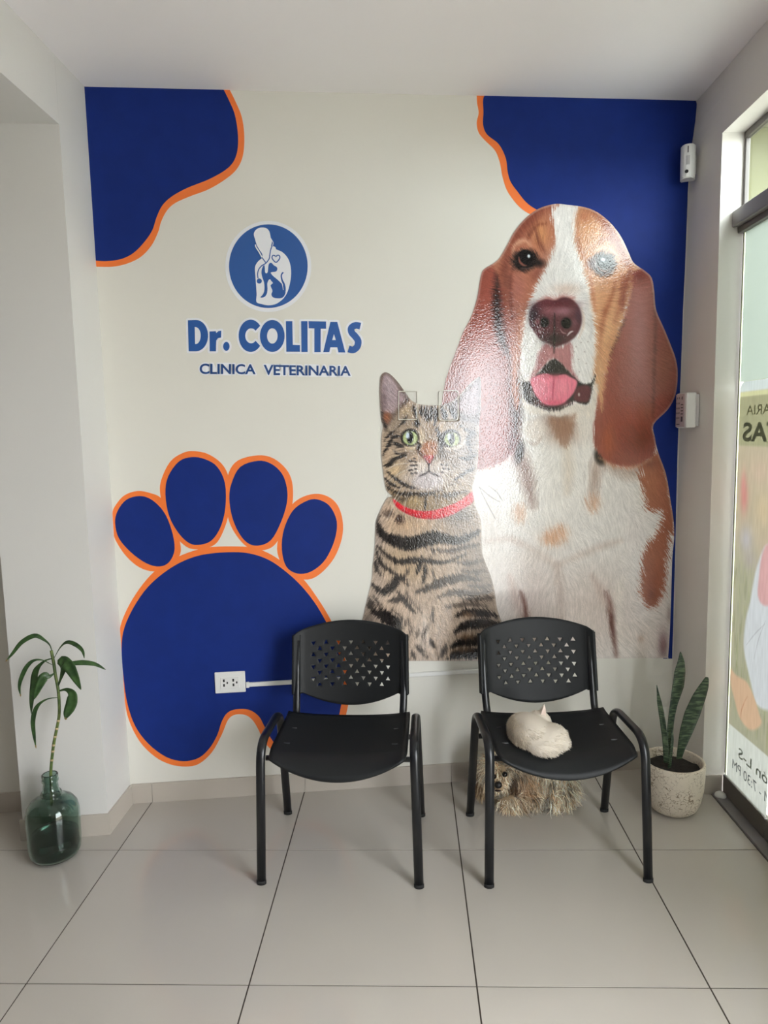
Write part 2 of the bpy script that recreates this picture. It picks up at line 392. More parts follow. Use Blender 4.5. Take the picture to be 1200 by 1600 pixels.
class Paint:
    def __init__(s, X, Y, base):
        s.X, s.Y = X, Y; s.c = np.ones(X.shape+(3,))*np.asarray(base, float); s.fur = np.zeros(X.shape)
    def win(s, P, pad):
        x0, y0 = P.min(0)-pad; x1, y1 = P.max(0)+pad
        m = (s.X >= x0) & (s.X <= x1) & (s.Y >= y0) & (s.Y <= y1)
        r = np.where(m.any(1))[0]; c = np.where(m.any(0))[0]
        if len(r) == 0 or len(c) == 0: return None
        return slice(r[0], r[-1]+1), slice(c[0], c[-1]+1)
    def blend(s, w, a, col, mode):
        a = np.clip(a, 0, 1)[..., None]; col = np.asarray(col, float)
        if mode == 'mul': s.c[w] *= 1-a+a*col/255.0
        else: s.c[w] = s.c[w]*(1-a)+a*col
    def seg_dist(s, x, y, P, closed):
        d = np.full(x.shape, 1e9); n = len(P); inside = np.zeros(x.shape, bool)
        for i in range(n if closed else n-1):
            ax, ay = P[i]; bx, by = P[(i+1) % n]; ex, ey = bx-ax, by-ay
            t = np.clip(((x-ax)*ex+(y-ay)*ey)/(ex*ex+ey*ey+1e-9), 0, 1)
            d = np.minimum(d, (x-ax-t*ex)**2+(y-ay-t*ey)**2)
            if closed:
                cr = ((ay > y) != (by > y)) & (x < (bx-ax)*(y-ay)/((by-ay) if by != ay else 1e-9)+ax)
                inside ^= cr
        d = np.sqrt(d)
        return np.where(inside, -d, d) if closed else d
    def poly(s, pts, col, f=1.5, a=1.0, fur=0.0, mode='mix', sm=4):
        P = catmull(pts, sm, True) if sm > 1 else np.asarray(pts, float)
        w = s.win(P, f+abs(fur)*3+2)
        if w is None: return
        d = s.seg_dist(s.X[w], s.Y[w], P, True)+s.fur[w]*fur
        s.blend(w, a*np.clip(0.5-d/(2*f), 0, 1), col, mode)
    def ell(s, cx, cy, rx, ry, col, f=1.5, a=1.0, rot=0.0, fur=0.0, mode='mix'):
        R = max(rx, ry); w = s.win(np.array([[cx-R, cy-R], [cx+R, cy+R]]), f+3)
        if w is None: return
        x, y = s.X[w]-cx, s.Y[w]-cy; c_, s_ = math.cos(rot), math.sin(rot)
        u, v = x*c_+y*s_, -x*s_+y*c_
        k = np.sqrt((u/rx)**2+(v/ry)**2); d = (k-1)*min(rx, ry)+s.fur[w]*fur
        s.blend(w, a*np.clip(0.5-d/(2*f), 0, 1), col, mode)
    def blob(s, cx, cy, rx, ry, col, a=1.0, rot=0.0, mode='mix'):
        R = max(rx, ry)*2.2; w = s.win(np.array([[cx-R, cy-R], [cx+R, cy+R]]), 1)
        if w is None: return
        x, y = s.X[w]-cx, s.Y[w]-cy; c_, s_ = math.cos(rot), math.sin(rot)
        u, v = (x*c_+y*s_)/rx, (-x*s_+y*c_)/ry
        s.blend(w, a*np.exp(-(u*u+v*v)*1.1), col, mode)
    def stroke(s, pts, width, col, f=1.5, a=1.0, fur=0.0, mode='mix', taper=True, sm=5):
        P = catmull(pts, sm) if len(pts) > 2 else np.asarray(pts, float)
        w = s.win(P, width+f+abs(fur)*3+2)
        if w is None: return
        x, y = s.X[w], s.Y[w]; d = np.full(x.shape, 1e9); n = len(P)
        for i in range(n-1):
            ax, ay = P[i]; bx, by = P[i+1]; ex, ey = bx-ax, by-ay
            t = np.clip(((x-ax)*ex+(y-ay)*ey)/(ex*ex+ey*ey+1e-9), 0, 1)
            tt = (i+t)/(n-1)
            r = width/2*(np.clip(1.25-np.abs(tt-0.5)*1.9, 0.25, 1) if taper else 1.0)
            d = np.minimum(d, np.sqrt((x-ax-t*ex)**2+(y-ay-t*ey)**2)-r)
        d = d+s.fur[w]*fur
        s.blend(w, a*np.clip(0.5-d/(2*f), 0, 1), col, mode)
def project(P):
    c = (P-CAM) @ AX.T
    return 600+F_PX*c[:, 0]/c[:, 2], 800+F_PX*c[:, 1]/c[:, 2]
def print_mesh(name, P3, inside, colors, thick_dir=None):
    """grid mesh (H,W,3) keeping quads touched by `inside`, sRGB colours stored per point"""
    H, W = inside.shape
    q = inside[:-1, :-1] | inside[1:, :-1] | inside[:-1, 1:] | inside[1:, 1:]
    iy, ix = np.where(q)
    idx = np.arange(H*W).reshape(H, W)
    quads = np.stack([idx[iy, ix], idx[iy+1, ix], idx[iy+1, ix+1], idx[iy, ix+1]], 1)
    used = np.unique(quads); remap = np.full(H*W, -1); remap[used] = np.arange(len(used))
    quads = remap[quads]
    V = P3.reshape(-1, 3)[used]; Cc = s2l(np.clip(colors.reshape(-1, 3)[used], 0, 255))
    me = bpy.data.meshes.new(name)
    me.vertices.add(len(V)); me.vertices.foreach_set('co', V.astype(np.float32).ravel())
    me.loops.add(quads.size); me.loops.foreach_set('vertex_index', quads.astype(np.int32).ravel())
    me.polygons.add(len(quads)); me.polygons.foreach_set('loop_start', np.arange(0, quads.size, 4, dtype=np.int32))
    me.update(calc_edges=True)
    at = me.color_attributes.new('print', 'FLOAT_COLOR', 'POINT')
    at.data.foreach_set('color', np.concatenate([Cc, np.ones((len(Cc), 1))], 1).astype(np.float32).ravel())
    me.validate()
    return me

# ------------------------------------------------------------------ painted shapes on the mural wall
def wall_shape(name, px, off, th, material, parent=None, smooth_n=5, holes=()):
    P = catmull(px, smooth_n, True) if smooth_n > 1 else np.asarray(px, float)
    return wall_shape_sz(name, photo_to_wall(P), off, th, material, parent, holes)
def wall_shape_sz(name, sz, off, th, material, parent=None, holes=()):
    cu = bpy.data.curves.new(name, 'CURVE'); cu.dimensions = '2D'; cu.fill_mode = 'FRONT'
    for ring in (sz, *holes):
        sp = cu.splines.new('POLY'); sp.points.add(len(ring)-1); sp.use_cyclic_u = True
        for p, q in zip(sp.points, ring): p.co = (q[0], q[1], 0, 1)
    tmp = bpy.data.objects.new('tmp', cu); COL.objects.link(tmp)
    me = bpy.data.meshes.new_from_object(tmp.evaluated_get(bpy.context.evaluated_depsgraph_get()))
    bpy.data.objects.remove(tmp); bpy.data.curves.remove(cu)
    bm = bmesh.new(); bm.from_mesh(me); bpy.data.meshes.remove(me)
    bmesh.ops.remove_doubles(bm, verts=bm.verts, dist=1e-6)
    for v in bm.verts: v.co = Vector(wall_pt((v.co.x, v.co.y), off+th)[0])
    bmesh.ops.recalc_face_normals(bm, faces=bm.faces)
    if bm.faces and sum(f.normal.dot(Vector(WN))*f.calc_area() for f in bm.faces) < 0:
        bmesh.ops.reverse_faces(bm, faces=bm.faces)
    # give the coat its thickness
    edges = [e for e in bm.edges if e.is_boundary]
    r = bmesh.ops.extrude_edge_only(bm, edges=edges)
    for g in r['geom']:
        if isinstance(g, bmesh.types.BMVert): g.co -= Vector(WN)*th
    return obj(name, bm, material, parent)
def crop(pts, ox, oy, k): return [(ox+x/k, oy+y/k) for x, y in pts]
c1 = lambda p: crop(p, 120, 120, 4.286)
blob1 = tag(empty('painted_corner_shape', tuple(wall_pt(photo_to_wall((200, 250)))[0])), 'wavy dark blue painted shape edged orange in wall corner above the emblem', 'wall painting')
def under(o, root):
    o.parent = root; o.matrix_parent_inverse = Matrix.Translation(-root.location) if root.rotation_euler.z == 0 else root.matrix_world.inverted(); return o
def spl(pts, n=5): return [tuple(p) for p in catmull(pts, n)]
or1 = spl(c1([(1020, 80), (1060, 160), (1105, 270), (1122, 400), (1112, 530), (1070, 620), (990, 690), (880, 755), (760, 800), (660, 845), (605, 895), (565, 970), (545, 1040), (500, 1130), (430, 1205), (340, 1250), (240, 1272), (125, 1272)]))
bl1 = spl(c1([(980, 80), (1020, 160), (1060, 260), (1080, 400), (1070, 520), (1020, 605), (900, 680), (740, 745), (640, 800), (575, 860), (535, 940), (505, 1030), (450, 1110), (380, 1180), (300, 1220), (200, 1235), (120, 1230)]))
corner = c1([(45, 62)])
under(wall_shape('orange_outline', or1+c1([(118, 1230)])+corner, .0002, .0006, M_ORANGE, None, 1), blob1)
under(wall_shape('blue_fill', bl1+corner, .0009, .0006, M_BLUE, None, 1), blob1)
c2 = lambda p: crop(p, 730, 130, 3.243)
blob2 = tag(empty('painted_corner_shape', tuple(wall_pt(photo_to_wall((950, 250)))[0])), 'tall dark blue painted shape edged orange behind the printed brown and white dog', 'wall painting')
or2 = spl(c2([(48, 56), (50, 100), (58, 150), (48, 200), (58, 250), (90, 290), (140, 340), (165, 400), (178, 470), (200, 540), (240, 600), (280, 640), (330, 668), (420, 690)]))
bl2 = spl(c2([(420, 672), (350, 640), (300, 605), (255, 550), (220, 500), (205, 450), (195, 380), (160, 310), (100, 260), (80, 210), (82, 150), (80, 90), (88, 64), (110, 57), (150, 55)]))
under(wall_shape('orange_outline', or2+c2([(440, 660), (300, 560), (230, 430), (190, 300), (110, 220), (100, 120), (95, 57)]), .0002, .0006, M_ORANGE, None, 1), blob2)
edge = [(1087, 158), (1088.5, 163), (1086, 190), (1081, 225), (1076, 270), (1074.5, 300), (1073, 340), (1070, 420), (1067, 480), (1064, 570), (1060, 660), (1058, 720), (1055, 850), (1052, 960), (1050, 1029), (1036, 1029), (1020, 860), (1000, 640), (900, 500)]
under(wall_shape('blue_fill', bl2+c2([(560, 70), (1100, 88)])+edge, .0009, .0006, M_BLUE, None, 1), blob2)

paw = tag(empty('painted_paw_print', tuple(wall_pt(photo_to_wall((360, 1150)))[0])), 'large dark blue paw print painted with orange outline around the wall socket', 'wall painting')
c5 = lambda p: crop(p, 150, 680, 2.927)
PAW = [('toe', [(75, 360), (90, 320), (130, 275), (190, 255), (250, 265), (300, 290), (345, 370), (380, 470), (385, 545), (330, 600), (265, 622), (200, 605), (140, 555), (95, 490), (78, 440)],
        [(88, 400), (100, 345), (140, 295), (200, 278), (255, 295), (310, 350), (345, 430), (360, 520), (335, 580), (290, 600), (230, 585), (160, 535), (105, 470)]),
       ('toe', [(293, 260), (300, 200), (340, 120), (400, 80), (450, 73), (510, 85), (570, 125), (603, 180), (612, 260), (605, 370), (565, 475), (520, 512), (450, 522), (400, 500), (350, 440), (310, 340)],
        [(318, 270), (330, 190), (380, 120), (440, 100), (500, 110), (555, 145), (590, 220), (592, 330), (570, 420), (530, 480), (480, 500), (430, 495), (380, 450), (335, 370)]),
       ('toe', [(607, 172), (650, 115), (740, 92), (810, 105), (870, 155), (897, 215), (900, 300), (880, 390), (840, 470), (800, 515), (740, 527), (690, 510), (640, 455), (605, 380), (595, 265)],
        [(610, 290), (620, 220), (660, 145), (740, 117), (800, 130), (850, 175), (873, 240), (873, 310), (845, 400), (800, 480), (740, 505), (690, 490), (650, 440), (622, 370)]),
       ('toe', [(828, 520), (845, 430), (880, 340), (930, 290), (1000, 268), (1060, 280), (1105, 320), (1128, 390), (1125, 470), (1090, 560), (1030, 630), (970, 660), (900, 645), (850, 590)],
        [(850, 520), (860, 430), (900, 345), (960, 302), (1010, 293), (1065, 320), (1098, 380), (1100, 440), (1080, 510), (1040, 580), (980, 625), (920, 632), (870, 600)]),
       ('pad', [(108, 900), (140, 800), (200, 700), (265, 625), (330, 580), (400, 545), (500, 515), (620, 508), (720, 515), (800, 545), (880, 600), (950, 660), (1010, 740), (1060, 820), (1100, 900), (1130, 990), (1152, 1080), (1160, 1160), (1152, 1240), (1130, 1320), (1090, 1400), (1030, 1460), (950, 1488), (870, 1478), (805, 1440), (765, 1395), (745, 1350), (718, 1305), (685, 1280), (640, 1277), (605, 1300), (575, 1370), (530, 1450), (470, 1503), (410, 1515), (340, 1505), (270, 1470), (200, 1400), (150, 1300), (130, 1200), (115, 1050)],
        [(118, 1000), (125, 900), (160, 810), (220, 715), (290, 645), (380, 585), (480, 548), (600, 535), (700, 540), (790, 570), (870, 625), (940, 690), (1000, 765), (1045, 840), (1085, 920), (1110, 1000), (1128, 1090), (1132, 1170), (1120, 1240), (1100, 1320), (1060, 1390), (1000, 1440), (930, 1462), (860, 1450), (810, 1400), (770, 1330), (745, 1285), (700, 1255), (640, 1253), (600, 1270), (575, 1310), (555, 1370), (520, 1430), (470, 1475), (400, 1490), (320, 1470), (240, 1410), (180, 1330), (145, 1230), (128, 1120)])]
for k, (nm, o_, b_) in enumerate(PAW):
    oo = wall_shape('orange_outline', c5(o_), .0002+.00005*k, .0006, M_ORANGE, None, 4)
    bb = under(wall_shape('blue_'+nm, c5(b_), .0011, .0006, M_BLUE, None, 4), paw)
    under(oo, paw)

# ------------------------------------------------------------------ logo stickers
def ring_ell(cx, cy, rx, ry, n=48, rot=0.0):
    a = np.linspace(0, 2*math.pi, n, endpoint=False)
    x, y = rx*np.cos(a), ry*np.sin(a); c_, s_ = math.cos(rot), math.sin(rot)
    return [(cx+u*c_-v*s_, cy+u*s_+v*c_) for u, v in zip(x, y)]
def band(pts, w, n=6):     # a stroke as a closed outline
    P = catmull(pts, n) if len(pts) > 2 else np.asarray(pts, float)
    w = np.interp(np.linspace(0, 1, len(P)), np.linspace(0, 1, len(w)), w) if hasattr(w, '__len__') else np.full(len(P), w)
    T = np.gradient(P, axis=0); T /= np.linalg.norm(T, axis=1)[:, None]+1e-9; N = np.stack([-T[:, 1], T[:, 0]], 1)
    return [tuple(p) for p in np.concatenate([P+N*w[:, None]/2, (P-N*w[:, None]/2)[::-1]])]
def offset_poly(pts, d):
    P = np.asarray(pts, float); n = len(P)
    area = 0.5*np.sum(P[:, 0]*np.roll(P[:, 1], -1)-np.roll(P[:, 0], -1)*P[:, 1]); sg = 1 if area > 0 else -1
    out = []
    for i in range(n):
        a, b, c_ = P[i-1], P[i], P[(i+1) % n]
        e1 = (b-a)/(np.linalg.norm(b-a)+1e-9); e2 = (c_-b)/(np.linalg.norm(c_-b)+1e-9)
        n1 = np.array([e1[1], -e1[0]])*sg; n2 = np.array([e2[1], -e2[0]])*sg
        cr = (e1[0]*e2[1]-e1[1]*e2[0])*sg
        if cr > 0.3: out += [tuple(b+n1*d), tuple(b+(n1+n2)/np.linalg.norm(n1+n2+1e-9)*d*1.05), tuple(b+n2*d)]
        else:
            m_ = n1+n2; m_ /= np.linalg.norm(m_)+1e-9; out.append(tuple(b+m_*d/max(0.6, np.dot(m_, n1))))
    return out
cl = lambda p: crop(p, 340, 340, 7.5)
emb = tag(empty('logo_emblem', tuple(wall_pt(photo_to_wall((419, 416)))[0])), 'round blue and white sticker emblem of a figure hugging a dog', 'sticker')
def emb_part(nm, pts, off, m, n=1): return under(wall_shape(nm, cl(pts), off, .0004, m, None, n), emb)
emb_part('white_backing', ring_ell(594, 573, 504, 534, 64), .0004, M_STW)
emb_part('blue_disc', ring_ell(595, 570, 461, 490, 64), .0009, M_STB)
emb_part('white_figure', [(425, 200), (440, 155), (480, 125), (520, 118), (570, 125), (605, 160), (618, 210), (624, 240), (637, 262), (634, 300), (628, 335), (656, 338), (678, 350), (690, 375), (750, 400), (800, 445), (835, 500), (855, 570), (862, 660), (850, 760), (820, 870), (770, 950), (700, 1005), (640, 1025), (580, 1028), (520, 1015), (456, 990), (458, 900), (450, 780), (443, 680), (437, 600), (450, 550), (480, 510), (515, 480), (526, 452), (520, 420), (495, 385), (465, 335), (452, 300), (438, 250)], .0014, M_STW, 3)
emb_part('white_tube', band([(444, 318), (450, 345), (490, 410), (522, 470)], 14), .0014, M_STW)
emb_part('white_tube', band([(634, 262), (652, 300), (640, 340)], 7), .0015, M_STW)
for pts, w in (([(520, 468), (545, 502), (568, 535)], 11), ([(640, 330), (622, 380), (612, 440), (604, 485), (566, 535), (515, 568), (482, 610), (470, 660), (474, 715)], 12)):
    emb_part('stethoscope_tube', band(pts, w), .0019, M_STB)
emb_part('stethoscope_disc', ring_ell(489, 745, 30, 30, 20), .0019, M_STB)
emb_part('heart_line', band([(683, 462), (668, 446), (648, 446), (638, 470), (652, 498), (684, 526), (715, 500), (730, 470), (722, 446), (700, 444), (683, 462)], 13, 4), .0019, M_STB)
emb_part('dog_figure', [(545, 555), (520, 600), (514, 650), (524, 700), (545, 760), (550, 820), (545, 870), (525, 910), (500, 935), (530, 938), (560, 922), (580, 885), (585, 830), (582, 780), (592, 745), (612, 722), (628, 742), (650, 770), (620, 795), (640, 845), (642, 870), (630, 900), (648, 935), (700, 947), (760, 940), (792, 900), (795, 860), (770, 800), (720, 745), (680, 710), (645, 680), (622, 645), (660, 638), (690, 630), (701, 600), (690, 578), (658, 560), (640, 538), (618, 532), (600, 548), (592, 600), (588, 640), (572, 655), (556, 640), (554, 590)], .0019, M_STB, 2)
emb_part('dog_tail', band([(770, 642), (748, 675), (755, 730), (780, 790), (786, 850), (775, 900)], [16, 16, 18, 24, 26, 24]), .0021, M_STB)
emb_part('white_gap', band([(752, 760), (765, 815), (770, 850)], 7), .0023, M_STW)

cd = lambda p: crop(p, 280, 490, 4.0)
def arc(cx, cy, rx, ry, a0, a1, n=18): return [(cx+rx*math.cos(math.radians(t)), cy+ry*math.sin(math.radians(t))) for t in np.linspace(a0, a1, n)]
LET = {'letter_D': ([(55, 42)]+arc(105, 138, 76, 98, -90, 90)+[(60, 236)], [[(97, 84)]+arc(103, 138, 32, 53, -90, 90)+[(100, 191)]]),
       'letter_r': ([(190, 112), (229, 110), (232, 122), (245, 110), (263, 107), (262, 150), (243, 153), (232, 168), (230, 236), (191, 236)], []),
       'full_stop': (ring_ell(295, 205, 20, 28, 24), []),
       'letter_C': (arc(447, 139, 75, 101, -38, -322, 30)+arc(450, 139, 37, 47, -318, -42, 24), []),
       'letter_O': (ring_ell(582, 140, 77, 100, 40), [ring_ell(582, 140, 33, 48, 32)]),
       'letter_L': ([(667, 48), (707, 48), (710, 195), (755, 197), (755, 239), (670, 239)], []),
       'letter_I': ([(762, 48), (802, 48), (803, 240), (764, 240)], []),
       'letter_T': ([(808, 48), (918, 50), (918, 95), (884, 95), (884, 241), (845, 241), (845, 93), (810, 92)], []),
       'letter_A': ([(945, 52), (988, 52), (1038, 243), (995, 243), (988, 211), (945, 211), (938, 241), (900, 241)], [[(967, 128), (979, 166), (956, 166)]]),
       'letter_S': (band([(1132, 79), (1102, 74), (1076, 90), (1078, 118), (1100, 143), (1118, 172), (1112, 207), (1087, 227), (1058, 221)], 42, 5), [])}
name_s = tag(empty('name_lettering', tuple(wall_pt(photo_to_wall((430, 525)))[0])), 'thick blue cut-out sticker lettering reading Dr. COLITAS edged in white', 'lettering')
for k, (nm, (out_, holes)) in enumerate(LET.items()):
    under(wall_shape('white_backing', cd(offset_poly(out_, 13)), .0002+.00006*k, .0004, M_STW, None, 1), name_s)
    under(wall_shape(nm, cd(out_), .0012, .0005, M_STB, None, 1, [photo_to_wall(cd(h)) for h in holes]), name_s)
def text_mesh(txt, offset=0.0):
    cu = bpy.data.curves.new('t', 'FONT'); cu.body = txt; cu.size = 1.0; cu.offset = offset; cu.resolution_u = 4
    tmp = bpy.data.objects.new('t', cu); COL.objects.link(tmp)
    me = bpy.data.meshes.new_from_object(tmp.evaluated_get(bpy.context.evaluated_depsgraph_get()))
    bpy.data.objects.remove(tmp); bpy.data.curves.remove(cu)
    return me
def text_on(name, txt, fn, material, offset=0.0, ref=None, parent=None):
    """fn maps (u 0..1, v 0..1) of the text's box to a 3D point"""
    me = text_mesh(txt, offset); co = np.zeros(len(me.vertices)*3); me.vertices.foreach_get('co', co); co = co.reshape(-1, 3)
    r = text_mesh(txt, 0.0 if ref is None else ref); rc = np.zeros(len(r.vertices)*3); r.vertices.foreach_get('co', rc); rc = rc.reshape(-1, 3); bpy.data.meshes.remove(r)
    lo, hi = rc.min(0), rc.max(0)
    uv = (co[:, :2]-lo[:2])/(hi[:2]-lo[:2])
    P = np.array([fn(u, v) for u, v in uv]); me.vertices.foreach_set('co', P.ravel()); me.update()
    return obj(name, me, material, parent)
sub_s = tag(empty('subtitle_lettering', tuple(wall_pt(photo_to_wall((430, 578)))[0])), 'small navy sticker lettering reading CLINICA VETERINARIA', 'lettering')
for word, quad in (('CLINICA', [(128, 378), (478, 380), (478, 317), (128, 312)]), ('VETERINARIA', [(528, 384), (1072, 390), (1072, 328), (528, 320)])):
    q = photo_to_wall(cd(quad))
    def fn(u, v, off, q=q): return wall_pt((q[0]*(1-u)*(1-v)+q[1]*u*(1-v)+q[2]*u*v+q[3]*(1-u)*v), off)[0]
    t = text_on('word', word, lambda u, v: (*(q[0]*(1-u)*(1-v)+q[1]*u*(1-v)+q[2]*u*v+q[3]*(1-u)*v), 0), M_STN, 0.026, 0.026)
    bm = bmesh.new(); bm.from_mesh(t.data); bpy.data.objects.remove(t); seen = set()
    for f0 in bm.faces:
        if f0 in seen: continue
        st_, grp = [f0], []
        while st_:
            g = st_.pop()
            if g in seen: continue
            seen.add(g); grp.append(g); st_ += [h for e in g.edges for h in e.link_faces if h not in seen]
        lb = bmesh.new()
        for g in grp: lb.faces.new([lb.verts.new(wall_pt((v.co.x, v.co.y), .0014)[0]) for v in g.verts])
        bmesh.ops.remove_doubles(lb, verts=lb.verts, dist=1e-7)
        under(obj('letter', lb, M_STN), sub_s)
        pts = sorted({(round(v.co.x, 6), round(v.co.y, 6)) for g in grp for v in g.verts})
        def half(pp):
            h_ = []
            for a in pp:
                while len(h_) > 1 and (h_[-1][0]-h_[-2][0])*(a[1]-h_[-2][1])-(h_[-1][1]-h_[-2][1])*(a[0]-h_[-2][0]) <= 0: h_.pop()
                h_.append(a)
            return h_[:-1]
        hull = half(pts)+half(pts[::-1])
        under(wall_shape_sz('white_backing', np.array(offset_poly(hull, .0045)), .0002, .0004, M_STW), sub_s)
    bm.free()

# ------------------------------------------------------------------ printed vinyl dog and cat
def vinyl():
    m = bpy.data.materials.new('glossy_printed_vinyl'); m.use_nodes = True; nt = m.node_tree; b = nt.nodes['Principled BSDF']
    a = nt.nodes.new('ShaderNodeAttribute'); a.attribute_name = 'print'; nt.links.new(a.outputs['Color'], b.inputs['Base Color'])
    b.inputs['Roughness'].default_value = 0.05; b.inputs['IOR'].default_value = 1.62
    tc = nt.nodes.new('ShaderNodeTexCoord'); n = nt.nodes.new('ShaderNodeTexNoise'); n.inputs['Scale'].default_value = 170; n.inputs['Detail'].default_value = 1.5
    nt.links.new(tc.outputs['Object'], n.inputs['Vector'])
    bp = nt.nodes.new('ShaderNodeBump'); bp.inputs['Strength'].default_value = 0.19; bp.inputs['Distance'].default_value = 0.003
    nt.links.new(n.outputs['Fac'], bp.inputs['Height']); nt.links.new(bp.outputs['Normal'], b.inputs['Normal'])
    return m
M_VINYL = vinyl()
def decal_grid(sil_px, step, pad=0.004):
    S = photo_to_wall(catmull(sil_px, 4, True))
    s = np.arange(S[:, 0].min()-pad, S[:, 0].max()+pad, step); z = np.arange(S[:, 1].max()+pad, S[:, 1].min()-pad, -step)
    G = np.stack(np.meshgrid(s, z), -1); H, W = G.shape[:2]
    X, Y = project(wall_pt(G.reshape(-1, 2))); X, Y = X.reshape(H, W), Y.reshape(H, W)
    helper = Paint(G[..., 0], G[..., 1], (0, 0, 0))
    d = helper.seg_dist(G[..., 0], G[..., 1], S, True)
    inside = d <= 0
    # pull the ring of points just outside onto the cut line
    near = (~inside) & (d < step*2.2)
    pts = G[near]; best = np.full(len(pts), 1e9); bp_ = pts.copy()
    for i in range(len(S)):
        a_, b_ = S[i], S[(i+1) % len(S)]; e = b_-a_
        t = np.clip(((pts-a_) @ e)/(e @ e+1e-12), 0, 1); c_ = a_+t[:, None]*e; dd = ((pts-c_)**2).sum(1)
        k = dd < best; best[k] = dd[k]; bp_[k] = c_[k]
    G[near] = bp_
    return G, X, Y, inside, d/step
DOG_SIL = [(866, 319), (887, 320.5), (913, 324), (933, 332), (953, 348), (970, 370), (982, 395), (990, 411), (1008, 424), (1018, 435), (1022, 457), (1025, 485), (1037, 513), (1048, 540), (1056, 563), (1058.5, 587), (1055, 617), (1043, 640), (1021, 663), (1023, 684), (1028, 707), (1040, 740), (1047, 780), (1052, 813), (1053, 840), (1050, 873), (1048, 940), (1046, 990), (1043.5, 1026), (1042, 1028), (1030, 1028), (900, 1029), (790, 1030), (772, 1030), (765, 1020), (757, 900), (748, 830), (736, 770), (738, 745), (725, 715), (705, 690), (690, 650), (695, 600), (702, 577), (713, 547), (723, 520), (735, 497), (745, 467), (749, 443), (752, 428), (757, 420), (777, 407), (790, 387), (803, 363), (820, 342), (840, 327)]
STEP = 0.0026
G, X, Y, inside, edge_d = decal_grid(DOG_SIL, STEP)
H, W = X.shape
p = Paint(X, Y, (232, 228, 225))
# fur flow: outward from the muzzle on the head, down the chest
ang_head = np.arctan2(Y-470, X-872); ang_ch = np.full(X.shape, math.pi/2)+(X-880)*-0.004+blurnoise(H, W, 9, 3)*1.0
kk = np.clip((Y-600)/120, 0, 1); vx = np.cos(ang_head)*(1-kk)+np.cos(ang_ch)*kk; vy = np.sin(ang_head)*(1-kk)+np.sin(ang_ch)*kk
p.fur = lic(H, W, np.arctan2(vy, vx), 7, 5)
FINE = lic(H, W, np.arctan2(vy, vx)+blurnoise(H, W, 30, 8)*1.2, 4, 6)
# chest and legs
p.blob(905, 700, 60, 50, (236, 231, 226), .6); p.blob(870, 760, 60, 70, (238, 233, 226), .6)
p.blob(900, 960, 170, 70, (208, 193, 186), .75); p.blob(830, 920, 40, 60, (206, 190, 184), .6); p.blob(1000, 1000, 45, 40, (222, 212, 206), .7)
p.blob(930, 950, 50, 60, (212, 197, 190), .6); p.blob(765, 820, 22, 60, (214, 206, 200), .7)
p.blob(880, 670, 30, 22, (150, 112, 92), .85); p.blob(872, 655, 26, 12, (120, 86, 70), .6)
p.stroke([(884, 690), (888, 730), (886, 770)], 14, (214, 198, 180), 8, .6)
p.stroke([(806, 690), (816, 720), (824, 755), (832, 790)], 20, (128, 96, 86), 9, .75, 2)
p.stroke([(936, 705), (930, 740), (926, 780)], 14, (170, 142, 128), 8, .7, 2)
p.stroke([(945, 722), (985, 738), (1015, 726)], 20, (165, 140, 128), 9, .6, 2)
p.ell(811, 706, 7, 17, (38, 34, 33), 3, .95, .15); p.ell(937, 714, 8, 13, (40, 36, 34), 3, .95, -.3)
for x, y, w_, h_ in ((812, 803, 9, 12), (927, 786, 9, 12), (867, 838, 16, 13), (858, 842, 12, 8), (876, 832, 9, 10)):
    p.ell(x, y, w_*.8, h_*.9, (206, 150, 114), 5, .55, 0, 3.5); p.blob(x, y, w_*1.3, h_*1.3, (222, 186, 160), .35)
p.stroke([(800, 840), (830, 858), (867, 884), (869, 910)], 9, (204, 186, 176), 6, .6, 1); p.blob(835, 870, 26, 14, (222, 210, 202), .6)
p.stroke([(869, 884), (905, 868), (945, 852), (970, 845)], 9, (206, 188, 178), 6, .6, 1)
p.stroke([(760, 846), (790, 842), (815, 852)], 8, (200, 182, 174), 5, .6, 2)
p.stroke([(872, 880), (876, 940), (876, 1028)], 10, (190, 172, 165), 6, .7, 2)
p.stroke([(814, 925), (820, 950), (821, 980), (819, 1010)], 9, (112, 76, 68), 4, .9, 1)
p.stroke([(796, 900), (806, 935), (816, 970)], 12, (190, 165, 158), 6, .6, 1)
p.stroke([(947, 925), (954, 950), (957, 980), (964, 1028)], 10, (96, 58, 52), 4, .9, 1)
p.stroke([(925, 900), (942, 930), (955, 955)], 12, (192, 168, 160), 6, .6, 1)
p.stroke([(972, 905), (966, 935), (968, 1028)], 12, (232, 224, 216), 6, .7, 1)
p.blob(1036, 1008, 9, 24, (120, 84, 88), .75); p.blob(1046, 960, 5, 14, (120, 92, 84), .5); p.blob(1001, 998, 5, 6, (190, 165, 150), .6)
p.poly([(998, 722), (1003, 758), (1010, 790), (1021, 799), (1034, 801), (1029, 828), (1013, 850), (1004, 870), (1002, 900), (1000, 928), (1007, 941), (1016, 948), (1030, 940), (1036, 925), (1041, 890), (1045, 850), (1056, 815), (1052, 780), (1044, 745), (1032, 705), (1010, 715)], (164, 98, 72), 2.5, .95, 3.2)
p.blob(1022, 905, 14, 26, (146, 84, 62), .6); p.blob(1022, 760, 14, 25, (176, 112, 84), .6); p.blob(1018, 930, 10, 14, (120, 68, 52), .6)
p.blob(1012, 724, 24, 8, (120, 72, 60), .6)
